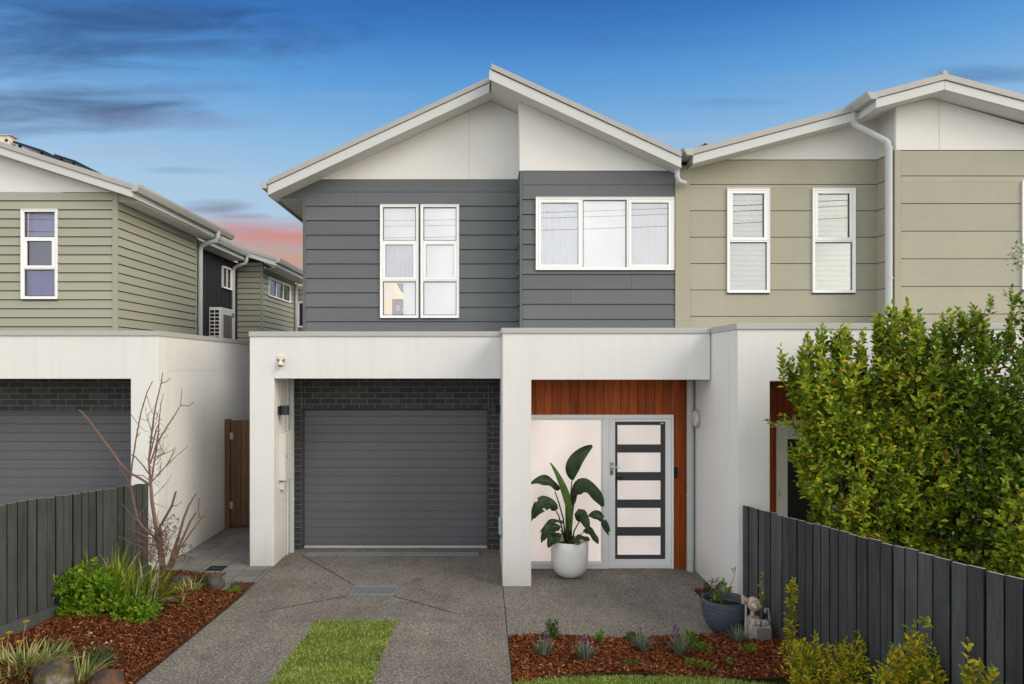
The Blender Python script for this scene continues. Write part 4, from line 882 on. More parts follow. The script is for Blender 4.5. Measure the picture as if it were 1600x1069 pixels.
# ================================================================== PLANTS
def rand_dir(n,up=0.,s=1.): d_=rng.normal(size=(n,3)); d_/=np.linalg.norm(d_,axis=1,keepdims=True); d_[:,2]+=up; return d_
def shoots(mb,tips,dirs,nl,slen,L,W,mi=0,spread=.9,lv=.25):
    """leafy shoots: leaves spiral up a stem ending near tips"""
    n=len(tips); d_=dirs/np.linalg.norm(dirs,axis=1,keepdims=True); _,s,nn=basis(d_)
    t=np.tile(np.linspace(0,1,nl),(n,1))+rng.normal(0,.03,(n,nl)); ang=np.arange(nl)[None]*2.4+rng.uniform(0,6.28,(n,1))
    sl=(slen*rng.uniform(.6,1.25,n))[:,None,None]
    pos=tips[:,None]-d_[:,None]*(1-t[...,None])*sl
    rad=s[:,None]*np.cos(ang)[...,None]+nn[:,None]*np.sin(ang)[...,None]
    ld=d_[:,None]*(.45+.5*t[...,None])+rad*(spread*(1.1-.6*t[...,None]))+rng.normal(0,.15,(n,nl,3))
    k=n*nl; LL=L*rng.uniform(1-lv,1+lv,k)*np.tile(np.linspace(1.05,.7,nl),n); 
    leaves(mb,pos.reshape(-1,3),ld.reshape(-1,3),LL,LL*W,mi,flat=np.tile(np.array([[.12,-.55,.85]]),(k,1))+.35*d_.repeat(nl,0))
def stems(mb,base,tips,r0=.006,r1=.002,bend=.15,n=5):
    for tp in tips:
        b=Vector(base); e=Vector(tp); k=[]
        o=Vector(rng.normal(size=3)*bend*(e-b).length*.3)
        for i in range(4): u=i/3; k.append(tuple(b.lerp(e,u)+o*math.sin(u*math.pi)))
        mb.tube(k,[r0+(r1-r0)*i/3 for i in range(4)],n)

# ---- clipped hedge trees behind the right fence
def hedge(cx,D,zlo,zhi,rx,ry,nsh,mat,lab,trunks,lean=0,L=.078,topn=30,cut=None):
    nsh=int(nsh*1.25); t=thing('hedge_tree',lab,'hedge',(cx,D,0),'hedge trees behind the charcoal fence')
    # crown: shoots through a rounded column with an uneven outline
    zc=(zlo+zhi)/2; rz=(zhi-zlo)/2; tips=[]; dirs=[]
    while len(tips)<nsh:
        v=rng.normal(size=3); v/=np.linalg.norm(v); r=rng.uniform(.30,1)**.55
        q=np.sign(v)*np.abs(v)**.88
        bump_=1.04+.46*mnoise.noise(Vector((v[0]*2.2+cx,v[1]*2.2,v[2]*2.6)))*1.3
        p=np.array([cx+q[0]*rx*r*bump_*(.74+.26*q[2])+lean*(q[2]*.5+.5),D+q[1]*ry*r*bump_,zc+q[2]*rz*r*bump_])
        hole=mnoise.noise(Vector((p[0]*2.6,p[1]*2.6+7,p[2]*2.6)))
        if hole<-.17 and rng.uniform()<.92: continue
        if p[2]<.35: continue
        tips.append(p); dirs.append(np.array([v[0]*.9,v[1]*.8,.75+.35*v[2]])+rng.normal(0,.25,3))
    for k in range(topn):   # taller leaders breaking the outline
        a=rng.uniform(0,6.28); rr=rng.uniform(0,.9)
        p=np.array([cx+math.cos(a)*rx*rr+lean,D+math.sin(a)*ry*rr,zc+rz*(.72+.36*(1-rr*rr)**.5)+rng.uniform(-.12,.26)])
        for h_ in (0,.06,.12,.18,.25): tips.append(p-np.array([0,0,h_])); dirs.append(np.array([math.cos(a)*.25,math.sin(a)*.25,1.]))
    st=[];sd=[]
    for k in range(90):   # loose sprays beyond the crown
        v=rng.normal(size=3); v/=np.linalg.norm(v); v[2]=abs(v[2])*.9-.25
        p=np.array([cx+v[0]*rx*1.12*(.80+.20*v[2])+lean*(v[2]*.5+.5),D+v[1]*ry*1.1,zc+v[2]*rz*1.03]); o=np.array([v[0]*.8,v[1]*.6,.75])
        for h_ in (0,.07,.14): st.append(p-o*h_); sd.append(o+rng.normal(0,.12,3))
    tips+=st; dirs+=sd
    q=MB(); shoots(q,np.array(tips),np.array(dirs),9,.16,L,.54); q.build('crown',mat,t,recalc=False)
    q=MB()
    for (pxs,r0) in trunks:
        q.tube(pxs,[r0*(1-.6*i/(len(pxs)-1)) for i in range(len(pxs))],7)
    b=trunks[0][0][-1]
    for k in range(14):
        tr=trunks[k%len(trunks)][0]; s0=Vector(tr[-1 if k%2 else -2]); e=Vector(tips[rng.integers(len(tips))]); m=s0.lerp(e,.5)+Vector((0,0,.08))
        q.tube([tuple(s0),tuple(s0.lerp(m,.5)+Vector((0,0,.06))),tuple(m),tuple(e)],[.007,.006,.005,.002],5)
    q.build('trunk',M['bark_g'],t)
def up(x,D,pts): return [(x+a,D+b_,z) for a,b_,z in pts]
hedge(3.82,7.30,.60,2.90,.64,.50,1150,M['hedge'],'yellow-green hedge tree closest to the white entry wall, leftmost of the hedge',[(up(3.7,7.3,[(0,0,0),(.0,.02,.7),(-.06,0,1.4),(-.12,.03,2.1),(-.2,0,2.6)]),.035),(up(3.75,7.32,[(0,0,0),(.05,.02,.9),(.12,0,1.7),(.2,.03,2.4)]),.028)],lean=-.24)
hedge(4.30,7.22,.45,3.10,.60,.48,950,M['hedge'],'hedge tree with bright green top shoots, second from the entry wall',[(up(4.3,7.25,[(0,0,0),(.03,.02,.8),(-.03,0,1.6),(.05,.03,2.3),(.0,0,2.8)]),.035)],topn=34)
hedge(4.84,7.02,.4,3.06,.60,.48,850,M['hedge_d'],'hedge tree with a bare grey fork showing in its middle',[(up(4.68,6.80,[(.02,0,0),(.02,.0,.8),(-.02,0,1.35),(.04,.0,1.9),(.03,.1,2.5)]),.034),(up(4.66,6.80,[(0,0,1.3),(-.08,.0,1.65),(-.14,.06,2.0),(-.15,.15,2.3)]),.018),(up(4.7,6.82,[(0,0,1.4),(.05,0,1.8),(.08,.1,2.3)]),.016)])
hedge(5.24,6.50,.35,3.36,.66,.50,1050,M['hedge_d'],'tall dark green hedge tree at the right edge of the photo',[(up(5.2,6.45,[(0,0,0),(.03,.02,.9),(-.05,0,1.8),(.05,.03,2.6)]),.03)],L=.064)
hedge(4.55,5.75,.35,1.82,.42,.40,560,M['hedge'],'low bright yellow-green hedge growth just above the fence top at the right',[(up(4.5,5.8,[(0,0,0),(.02,.02,.6),(-.03,0,1.2)]),.03)],L=.070,topn=10)

# ---- white blossom sprays reaching in at the right edge
bt=thing('blossom_tree','white blossoming branch tips at the right edge in front of the sage wall','tree',(5.3,6.0,.1))
q=MB(); q.tube([(5.3,6.0,0),(5.27,6.0,1.6),(5.2,6.0,3.0),(5.0,6.0,3.6)],[.04,.03,.02,.01],7); q.tube([(5.2,6.,3.0),(4.9,6.,3.45),(4.68,6.0,3.7)],[.012,.008,.003],6); q.tube([(5.2,6.,3.0),(4.9,6.,3.4),(4.6,6.0,3.78)],[.012,.008,.003],6); q.build('trunk',M['bark_g'],bt)
q=MB(); ctr=[P(1592,388,6.0),P(1595,391,6.0),P(1594,408,6.0),P(1597,412,6.0),P(1590,410,6.0),P(1600,385,6.0)]
pp=np.concatenate([np.array(c_)[None]+rng.normal(0,.022,(60,3)) for c_ in ctr]); leaves(q,pp,rand_dir(len(pp)),.016,.013); q.build('blossom',M['petal_w'],bt,recalc=False)
q=MB(); pp=np.concatenate([np.array(c_)[None]+rng.normal(0,.035,(14,3)) for c_ in ctr]); leaves(q,pp,rand_dir(len(pp)),.03,.012); q.build('leaves',M['gshrub'],bt,recalc=False)

# ---- generic small bush
def bush(name,lab,x,D,z,rx,rz,nsh,mat,L=.045,W=.45,cat='shrub',group=None,nl=8,slen=.10,stemmat=None,squash=1.,base=None,flowers=None):
    t=thing(name,lab,cat,(x,D,z),group); tips=[]; dirs=[]
    for k in range(nsh):
        v=rng.normal(size=3); v/=np.linalg.norm(v); v[2]=abs(v[2])*1.0-.15; r=rng.uniform(.25,1)**.6
        b_=1+.5*mnoise.noise(Vector((v[0]*2+x*9,v[1]*2,v[2]*2+D*5)))
        tips.append(np.array([x+v[0]*rx*r*b_,D+v[1]*rx*.9*r*b_,z+.1*rz+max(.02,(v[2]+.15)*rz*.9*r*b_)])); dirs.append(np.array([v[0]*.7,v[1]*.7,.9])+rng.normal(0,.3,3))
    tips=np.array(tips); q=MB(); shoots(q,tips,np.array(dirs),nl,slen,L,W); q.build('foliage',mat,t,recalc=False)
    q=MB(); stems(q,(x,D,z-.02),tips[rng.choice(len(tips),min(14,len(tips)),replace=False)],.007,.002); q.build('stem',stemmat or M['bark_g'],t)
    if flowers:
        m,n,s=flowers; q=MB(); ii=rng.choice(len(tips),min(n,len(tips)),replace=False); pp=np.repeat(tips[ii]+np.array([0,0,.03]),7,0)+rng.normal(0,.004,(len(ii)*7,3)); leaves(q,pp,rand_dir(len(pp),.3),s,s*.5); q.build('flower',m,t,recalc=False)
    return t
# ---- straps
def straps(mb,x,D,z,n,Lr,W,spread,droop,mi=0,r0=.08,seg=6):
    for k in range(n):
        a=rng.uniform(0,6.28); rr=r0*rng.uniform(0,1)**.5; p=Vector((x+math.cos(a)*rr,D+math.sin(a)*rr,z)); L=rng.uniform(*Lr)
        a2=a+rng.normal(0,.5); el=rng.uniform(*spread); d_=Vector((math.cos(a2)*math.sin(el),math.sin(a2)*math.sin(el),math.cos(el))); w=W*rng.uniform(.6,1.2)
        s=Vector((-math.sin(a2),math.cos(a2),rng.normal(0,.25))).normalized(); dr=droop*rng.uniform(.3,1.5); b=len(mb.v)
        for i in range(seg+1):
            u=i/seg; ww=w*.5*(.55+.9*u if u<.5 else 2*(1-u)*1.0)+.0006
            mb.v+=[tuple(p-s*ww),tuple(p+s*ww)]
            d_=(d_+Vector((d_.x*.15,d_.y*.15,-dr*u*1.2))*(1./seg)*2).normalized(); p=p+d_*(L/seg)
        for i in range(seg): mb.f.append((b+2*i,b+2*i+1,b+2*i+3,b+2*i+2)); mb.m.append(mi)
def strapplant(name,lab,cat,x,D,z,parts,group=None):
    t=thing(name,lab,cat,(x,D,z),group)
    for nm,mat,args in parts:
        q=MB(); straps(q,x,D,z-.01,*args); q.build(nm,mat,t,recalc=False)
    return t

# ---- right fence foreground shrubs
GY='yellow-green shrubs along the charcoal fence'
def col_shrub(x,D,z,hgt,lab):
    t=thing('columnar_shrub',lab,'shrub',(x,D,z),GY); tips=[];dirs=[]
    for k in range(58):
        u=rng.uniform(.05,1); r=.070*(1-.55*u)*(1+.4*math.sin(u*17)); a=rng.uniform(0,6.28); tips.append(np.array([x+math.cos(a)*r,D+math.sin(a)*r,z+u*hgt])); dirs.append(np.array([math.cos(a)*.6,math.sin(a)*.6,1.]))
    q=MB(); shoots(q,np.array(tips),np.array(dirs),7,.07,.045,.42); q.build('foliage',M['yshrub'],t,recalc=False)
    q=MB(); q.tube([(x,D,z-.02),(x+.01,D,z+hgt*.5),(x-.01,D,z+hgt)],[.008,.005,.002],6); q.tube([(x+.02,D,z-.02),(x+.04,D,z+hgt*.4),(x+.06,D,z+hgt*.7)],[.006,.004,.002],6); q.build('stem',M['bark_g'],t)
x,D=2.76,6.45; col_shrub(x,D,bedR(x,D),.70,'tall narrow yellow-green shrub just right of the gas meter')
x,D=2.72,7.05; t=thing('seedling','thin yellow-leaved seedling behind the gas meter','plant',(x,D,.1),GY); tips=np.array([[x,D,.42+.07*k+.06] for k in range(5)])+rng.normal(0,.014,(5,3)); q=MB(); shoots(q,tips,rand_dir(5,1.5),6,.05,.042,.42); q.build('foliage',M['yshrub'],t,recalc=False); q=MB(); q.tube([(x,D,.05),(x,D,.72)],.004,6); q.build('stem',M['bark_g'],t)
x,D=2.73,5.88; bush('yellow_shrub','sprawling yellow-green shrub with bare twigs beside the lawn corner',x,D,bedR(x,D)-.02,.27,.40,115,M['yshrub'],.055,.42,group=GY,slen=.12)
x,D=2.82,5.5; bush('yellow_shrub','small upright yellow-green shrub with a tall shoot against the fence',x,D,bedR(x,D)+.02,.18,.50,70,M['yshrub'],.055,.42,group=GY,slen=.12)
x,D=2.73,4.60; bush('yellow_shrub','dense rounded golden green shrub in front of the near fence boards',x,D,.50,.27,.58,230,M['yshrub'],.05,.45,group=GY,slen=.11)
x,D=2.66,3.85; bush('yellow_shrub','low golden shrub at the bottom edge right of the rounded one',x,D,.74,.16,.50,110,M['yshrub'],.05,.45,group=GY,slen=.10)

# ---- right bed plants
def lavender(px,py,D,h,lab,fl=5):
    x=X(px,D); z=bedR(x,D); t=thing('lavender',lab,'lavender',(x,D,z),'lavender plants in the right bed')
    q=MB(); straps(q,x,D,z-.005,120,(h*.6,h*1.15),.010,(.05,.75),.15,0,.035,3); q.build('foliage',M['lav'],t,recalc=False)
    if fl:
        q=MB()
        for k in range(fl):
            a=rng.uniform(0,6.28); e=Vector((x+math.cos(a)*h*.35,D+math.sin(a)*h*.3,z+h*rng.uniform(1.0,1.35))); q.tube([(x,D,z+h*.4),tuple(e)],.0018,4); q.tube([tuple(e-Vector((0,0,.012))),tuple(e),tuple(e+Vector((0,0,.02)))],[.004,.009,.003],6)
        q.build('flower_spike',M['lavfl'],t)
lavender(850,1035,6.72,.16,'lavender with purple heads at the left end of the right bed',4)
lavender(915,1043,6.58,.17,'grey-green lavender second from the left in the right bed',5)
lavender(1005,1021,6.88,.17,'plain grey-green lavender in the middle of the right bed',1)
lavender(1063,1029,6.78,.20,'largest lavender with purple spikes, left of the blue pot',7)
lavender(1153,1014,6.98,.17,'flowerless lavender in front of the blue-grey pot',0)
GS='small green seedling shrubs in the right bed'
for px,py,D,rx,rz,n,mat,lab in ((863,1000,7.16,.075,.17,30,'dgreen','tallest dark seedling shrub at the back left of the right bed'),(937,1007,7.08,.045,.12,16,'gshrub','tiny bright seedling shrub between the left lavenders and the path'),(988,1000,7.16,.07,.10,22,'dgreen','round dark seedling shrub by the path edge in the middle of the bed'),(1077,1012,7.0,.07,.13,24,'gshrub','green seedling shrub behind the largest lavender')):
    x=X(px,D); bush('seedling_shrub',lab,x,D,bedR(x,D),rx*1.2,rz*1.25,int(n*1.4),M[mat],.036,.45,'shrub',GS,6,.055)
GC='flat green groundcover plants in the right bed'
for px,D,rx,n,lab in ((1100,6.86,.11,34,'spreading green groundcover between the largest lavender and the blue pot'),(1085,6.52,.10,26,'left piece of the flat groundcover trio near the lawn edge'),(1107,6.42,.06,16,'lower middle piece of the flat groundcover trio near the lawn edge'),(1140,6.5,.05,9,'right piece of the flat groundcover trio near the lawn edge'),(1168,6.72,.10,24,'flat green groundcover below the gas meter'),(985,6.45,.09,22,'dark creeping groundcover at the lawn edge in the middle of the bed')):
    x=X(px,D); bush('groundcover',lab,x,D,bedR(x,D)-.005,rx*1.15,.06,int(n*1.5),M['gshrub' if px>1000 else 'dgreen'],.030,.42,'groundcover',GC,5,.05)
x,D=2.74,8.6; bush('bronze_shrub','small bronze-leaved shrub against the white side wall behind the pot',x,D,bedR(x,D),.15,.30,60,M['bronze'],.035,.45,'shrub',None,7,.09)

# ---- blue-grey pot with its sapling
px_,D=1133,7.46; x=X(px_,D); z=gp(D)+.003; R=.235
bp=MB(); zr_=.395
bp.lathe([(.10,z),(.135,z+.005),(.185,z+.06),(.222,z+.14),(.236,z+.22),(.237,z+.30),(.234,zr_),(.228,zr_+.004),(.220,zr_),(.222,z+.28),(.21,z+.25)],x,D,48)
pot=thing('plant_pot','blue-grey ribbed ceramic pot on the concrete beside the gas meter','pot',(x,D,z)); bp.build('pot',M['navy_pot'],pot,smooth=True)
q=MB(); q.lathe([(.217,z+.255),(.12,z+.275),(.0005,z+.28)],x,D,32); q.build('soil',M['soil'],pot,smooth=True)
sp=thing('sapling','leafy green sapling with one long bare twig growing in the blue-grey pot','plant',(x,D,z+.27))
q=MB(); e=P(1150,884,D); q.tube([(x-.02,D,z+.27),P(1120,925,D),P(1141,917,D),P(1147,902,D),e],[.006,.005,.004,.003,.002],6); q.tube([(x-.03,D,z+.27),P(1121,925,D),P(1127,906,D)],[.006,.004,.002],6); q.build('stem',M['bark'],sp)
q=MB(); tips=np.array([P(a,b_,D) for a,b_ in ((1122,922),(1127,913),(1131,908),(1135,916),(1126,926),(1117,930),(1138,914),(1130,928),(1123,934),(1136,926),(1128,920),(1119,925))])+rng.normal(0,.02,(12,3)); shoots(q,tips,rand_dir(12,.6),7,.05,.042,.6)
shoots(q,np.array([P(1148,888,D),P(1146,893,D),P(1141,921,D)]),rand_dir(3,.8),4,.04,.03,.5); q.build('foliage',M['gshrub'],sp,recalc=False)

# ---- gas meter
gm=thing('gas_meter','weathered beige gas meter with a round regulator on top against the charcoal fence','gas meter',(2.72,7.12,.06))
D=7.12; bx0,bx1=X(1168.5,D),X(1204,D); z0=bedR(2.7,D); z1=Z(976,D)
q=MB(); q.box(bx0,bx1-.02,D-.07,D+.10,z0-.03,z1); q.box(bx0+.01,bx1-.025,D-.06,D+.09,z1,z1+.012); q.build('body',M['meter'],gm,bevel=.008)
q=MB(); q.box(bx0+.062,bx1-.024,D-.085,D-.0705,z0+.01,z1-.01); q.box(bx0+.075,bx0+.125,D-.0865,D-.0852,z0+.05,z0+.06); q.box(bx0+.14,bx0+.15,D-.0885,D-.0852,z0+.03,z0+.09); q.build('front_cover',M['meter_d'],gm,bevel=.004)
q=MB()
q.prism([(bx0+.012,D-.06,z1+.0125),(bx0+.20,D-.06,z1+.0125),(bx0+.185,D-.06,z1+.055),(bx0+.03,D-.06,z1+.075)],(0,.14,0))
for k in range(3): xx=bx0+.035+k*.05; q.tube([(xx,D-.058,z1+.06),(xx,D-.066,z1+.04),(xx,D-.066,z1+.013)],.014,8)
q.build('diaphragm_housing',M['meter'],gm,bevel=.012)
rc_=P(1178,944,D); 
q=MB(); q.tube([(rc_[0],D-.035,rc_[2]),(rc_[0],D-.02,rc_[2]),(rc_[0],D+.03,rc_[2]),(rc_[0],D+.05,rc_[2])],[.052,.066,.066,.045],20); q.tube([P(1162,936,D),P(1170,940,D),rc_],[.030,.022,.026],12); q.tube([P(1160.5,931,D),P(1161.5,943,D)],.017,12); q.build('regulator',M['reg'],gm)
q=MB(); cc=P(1177.5,946,D-.04); q.tube([cc,(cc[0],cc[1]-.03,cc[2])],.021,14); q.build('regulator_cap',M['cream_box'],gm)
q=MB(); a=P(1165.5,948,D); q.tube([P(1165,944,D),a,P(1165.5,965,D),(a[0],D,z0-.02)],.011,10); q.tube([P(1176,953,D),P(1175.5,962,D)],.02,12); q.build('inlet_pipe',M['meter'],gm)
q=MB(); q.tube([P(1195,957,D),P(1196.5,950.5,D),P(1200,952,D),P(1202,960,D),P(1202.5,972,D),(X(1203,D),D,z0-.02)],.0125,10); q.build('outlet_pipe',M['galv'],gm)
q=MB(); q.lathe([(.028,z1+.07),(.03,z1+.09),(.024,z1+.10)],X(1190.5,D),D-.01,16); q.build('cap',M['black'],gm)

# ---- white pot and bird of paradise
D=9.60; x=X(890,D); z=.003
wp=thing('plant_pot','large smooth white U-shaped pot in front of the entry sidelight','pot',(x,D,0)); q=MB()
q.lathe([(.09,z),(.125,z+.006),(.17,z+.035),(.215,z+.09),(.240,z+.16),(.250,z+.25),(.252,z+.36),(.250,z+.485),(.246,z+.49),(.238,z+.486),(.236,z+.40),(.22,z+.38)],x,D,56); q.build('pot',M['white_gloss'],wp,smooth=True)
q=MB(); q.lathe([(.235,z+.41),(.1,z+.425),(.0005,z+.43)],x,D,32); q.build('soil',M['soil'],wp,smooth=True)
bp_=thing('bird_of_paradise','large bird of paradise plant with broad dark leaves in the white pot','plant',(x,D,.42))
def broad(base,mid,tip,width,mat,tilt=(0,-1,.35),fold=.16,split=0,wav=.02):
    """a broad leaf blade along a quadratic curve base-mid-tip"""
    A,B,T=Vector(base),Vector(mid),Vector(tip); n=14; m=4; q=MB(); tl=Vector(tilt).normalized()
    for i in range(n+1):
        u=i/n; c=A*(1-u)**2+B*2*u*(1-u)+T*u*u; dd=((B-A)*(1-u)+(T-B)*u).normalized(); s=dd.cross(tl).normalized(); nn=s.cross(dd)
        w=width*.5*min(1,(math.sin(math.pi*min(1,u*.96+.02))**.62)*(1.12-.30*u))
        for k in range(-m,m+1):
            v=k/m; q.v.append(tuple(c+s*(v*w)+nn*(abs(v)*w*fold*2-.0)+nn*(wav*math.sin(u*11+v*2)*abs(v))))
    for i in range(n):
        for k in range(2*m):
            a=i*(2*m+1)+k
            if split and i%5==3 and (k in (0,1) or k in (2*m-1,)) and i>3: continue
            q.f.append((a,a+1,a+2*m+2,a+2*m+1)); q.m.append(0)
    o=q.build('leaf',M[mat],bp_,smooth=True,recalc=False); return o
def petiole(pts,r0,r1,mat='bopstem_d'):
    n=len(pts); q=MB(); q.tube(pts,[r0+(r1-r0)*i/(n-1) for i in range(n)],8); q.build('stem',M[mat],bp_,smooth=True)
def W_(px,py,dd=0): return P(px,py,D+dd)
B0=W_(889,845)
petiole([W_(891,846),W_(890,800),W_(892,770,-.02),W_(894,747,-.02)],.014,.007,'bopstem')
broad(W_(893.5,750,-.02),W_(889,718,-.08),W_(925.5,696.5,-.02),.20,'bop',(-.25,-1,.1),.10)
petiole([W_(887,848),W_(886,810),W_(885,780)],.028,.02,'bopstem')
broad(W_(890,830,-.03),W_(889,775,-.03),W_(859.5,723.5,-.03),.135,'bop_l',(.6,-.8,.2),.30,wav=.004)
petiole([W_(892,846),W_(893,812),W_(896,790),W_(898,778,-.03)],.015,.008)
broad(W_(894,773,-.03),W_(917,742,-.12),W_(942,792,-.10),.25,'bop',(.1,-.75,.8),.12)
petiole([W_(884,846),W_(880,810),W_(873,785),W_(867,768,-.03)],.012,.007)
broad(W_(873,766,-.03),W_(852,742,-.08),W_(829,757,-.12),.15,'bop',(0,-.75,.6),.15)
petiole([W_(883,846),W_(878,825),W_(873,806),W_(868,797,-.05)],.012,.007)
broad(W_(869,797,-.05),W_(850,770,-.12),W_(829,815,-.16),.22,'bop',(-.1,-.8,.7),.12,1)
petiole([W_(894,848),W_(897,830),W_(905,815),W_(920,806,-.12)],.012,.006)
broad(W_(919,806,-.12),W_(940,798,-.18),W_(951,837,-.2),.135,'bop',(.2,-.8,.6),.15,1)
broad(W_(904,815,-.08),W_(907,790,-.14),W_(919,829,-.2),.17,'bop',(.2,-.9,.5),.12)
petiole([W_(885,848),W_(880,838),W_(876,828,-.1)],.010,.006)
broad(W_(875,826,-.1),W_(858,818,-.18),W_(846,848,-.22),.18,'bop',(-.2,-.8,.7),.10,1)
broad(W_(877,838,-.12),W_(864,836,-.2),W_(857,856,-.26),.16,'bop',(-.2,-.8,.6),.10)
petiole([W_(894,850),W_(903,838),W_(913,831,-.1)],.009,.005)
broad(W_(911,829,-.12),W_(924,826,-.18),W_(934,850,-.22),.115,'bop',(.2,-.8,.6),.12)
broad(W_(880,817,-.06),W_(862,808,-.1),W_(844,832,-.1),.075,'bop',(-.1,-.8,.7),.15)
broad(W_(891,770,.03),W_(899,772,.05),W_(893,791,.03),.11,'bop',(.1,-.9,.3),.1)
broad(W_(896,846,-.1),W_(908,836,-.16),W_(921,845,-.18),.10,'bop',(0,-.6,.9),.1)
broad(W_(890,846,-.16),W_(897,843,-.25),W_(906,851,-.29),.09,'bop',(0,-.6,.9),.1)

# ---- bare tree (left bed)
def zp(u,v,D): return P(100+u/3.2375,570+v/3.2375,D)
tr=thing('bare_tree','leafless young tree with a crooked branch to the left, in front of the olive garage','tree',(-3.85,8.6,.1))
def branch(mb,pts,r0,r1,D,dz=0,buds=0,jit=.0):
    k=len(pts); P3=[zp(u,v,D+dz*i/(k-1)) for i,(u,v) in enumerate(pts)]
    mb.tube(P3,[r0+(r1-r0)*i/(k-1) for i in range(k)],6)
    if buds:
        for i in range(k-1):
            a,b_=Vector(P3[i]),Vector(P3[i+1]); n=max(1,int((b_-a).length/.035))
            for q_ in range(n):
                if rng.uniform()<.25: continue
                c=a.lerp(b_,(q_+rng.uniform())/n); d_=Vector(rng.normal(size=3)).normalized()*.016*rng.uniform(.5,1.4); rr=r0*.25
                mb.tube([tuple(c),tuple(c+d_*.6),tuple(c+d_)],[.003,.0042,.0015],4)
T=MB(); D=8.6
branch(T,[(497,1040),(486,960),(480,900),(462,800),(445,690),(436,575)],.032,.020,D)
T.build('trunk',M['bark'],tr,smooth=True)
T=MB()
branch(T,[(436,590),(430,480),(440,380),(455,260),(470,180),(490,100),(500,40)],.015,.005,D,-.1,1)
branch(T,[(490,95),(520,85),(537,68)],.006,.004,D-.08,0,1)
branch(T,[(440,600),(455,500),(470,420),(480,300),(490,200),(503,145)],.013,.003,D,.15,1)
branch(T,[(430,480),(445,420),(465,330),(478,300)],.010,.006,D,.05,1)
branch(T,[(478,890),(400,822),(372,782),(350,680),(335,600),(345,500),(365,370),(390,240),(420,140),(447,85)],.017,.005,D,-.2,1)
branch(T,[(438,610),(390,578),(330,545),(285,500),(245,440),(190,370),(140,300),(95,245),(75,230)],.016,.009,D,-.25,1)
branch(T,[(436,560),(400,510),(360,465),(340,455)],.010,.005,D,-.1,1)
branch(T,[(436,500),(470,400),(520,315),(560,255),(590,205),(597,120)],.012,.004,D,.1,1)
branch(T,[(592,205),(630,210),(657,188)],.006,.004,D+.09,0,1)
branch(T,[(445,590),(500,530),(560,470),(628,410)],.010,.003,D,.2)
branch(T,[(450,470),(510,450),(555,430)],.008,.003,D,.05,1); branch(T,[(470,560),(530,500),(545,460),(556,420)],.007,.003,D,.1)
branch(T,[(372,775),(410,720),(428,670)],.008,.005,D-.05); branch(T,[(455,665),(480,640),(507,612)],.005,.002,D)
branch(T,[(338,250),(380,310),(410,335),(432,342)],.004,.002,D-.1); branch(T,[(423,272),(440,330),(448,380)],.005,.004,D,0,1)
branch(T,[(285,500),(280,520),(300,545),(325,585)],.006,.003,D-.15,0,1); branch(T,[(365,370),(385,345)],.006,.004,D-.1,0,1)
branch(T,[(420,160),(435,210),(460,270),(505,312)],.004,.002,D-.1); branch(T,[(345,560),(400,560),(430,585)],.006,.004,D-.1,0,1)
branch(T,[(470,480),(490,420),(485,400)],.004,.002,D); branch(T,[(510,520),(560,440),(565,415)],.005,.002,D+.1)
branch(T,[(330,830),(380,850),(450,880),(480,920)],.004,.006,D-.1,0,1); branch(T,[(290,700),(340,760),(370,790)],.003,.004,D-.1)
branch(T,[(300,880),(360,910),(420,930),(480,960)],.003,.005,D-.1,0,1); branch(T,[(455,700),(490,715),(520,725)],.003,.002,D,0,1)
for k in range(105):
    u0=rng.uniform(430,520); v0=rng.uniform(840,1010); du=rng.normal(-10,70); dv=-rng.uniform(30,110)
    branch(T,[(u0,v0),(u0+du*.5+rng.normal()*8,v0+dv*.5),(u0+du,v0+dv)],.0042,.0016,D+rng.normal()*.06,rng.normal()*.1,int(rng.uniform()<.5))
for k in range(40):
    u0=rng.uniform(415,500); v0=rng.uniform(250,640); du=rng.normal(10,38); dv=-rng.uniform(15,80)
    branch(T,[(u0,v0),(u0+du*.6,v0+dv*.45),(u0+du,v0+dv)],.0036,.0016,D,rng.normal()*.08,int(rng.uniform()<.6))
T.build('branches',M['bark'],tr)
ps=thing('pruned_shrub','hard pruned shrub with thick cut stems between the bare tree and the paved path','shrub',(-3.7,8.75,.05))
T=MB(); D=8.78
branch(T,[(510,1040),(500,960),(485,820),(520,760),(545,715),(565,645)],.020,.013,D,-.1)
branch(T,[(535,1030),(548,960),(580,870),(605,780),(630,715),(645,690),(670,648)],.024,.008,D,.05)
branch(T,[(545,1030),(562,960),(600,880),(640,790),(667,750)],.018,.014,D,.1)
branch(T,[(550,1020),(580,940),(640,850),(690,782),(722,768)],.016,.006,D,.15); branch(T,[(684,778),(680,730),(684,672)],.011,.009,D+.1); branch(T,[(692,780),(710,750),(718,728)],.005,.003,D+.12)
branch(T,[(545,715),(575,712),(598,690)],.006,.003,D-.05,0,1); branch(T,[(470,885),(540,940),(575,1000)],.008,.010,D-.15); branch(T,[(530,1000),(600,960),(620,962)],.012,.010,D-.1)
branch(T,[(485,820),(470,770),(480,740)],.006,.003,D-.05)
T.build('stem',M['bark'],ps)
T=MB()
for (u,v,dz) in ((567,642,-.1),(629,714,.03),(669,748,.1),(684,670,.1)):
    c=Vector(zp(u,v,D+dz)); T.tube([tuple(c),tuple(c+Vector((.002,0,.006)))],.0145,10)
T.build('cut_end',M['cutwood'],ps)
q=MB(); tips=np.array([zp(u+rng.normal()*26,v+rng.normal()*26,D-.05+rng.normal()*.08) for u,v in [(540,790)]*9+[(560,850)]*5+[(600,910)]*8+[(530,880)]*4+[(620,960)]*6]); shoots(q,tips,rand_dir(len(tips),.3),6,.06,.030,.5); q.build('foliage',M['bronze'],ps,recalc=False)

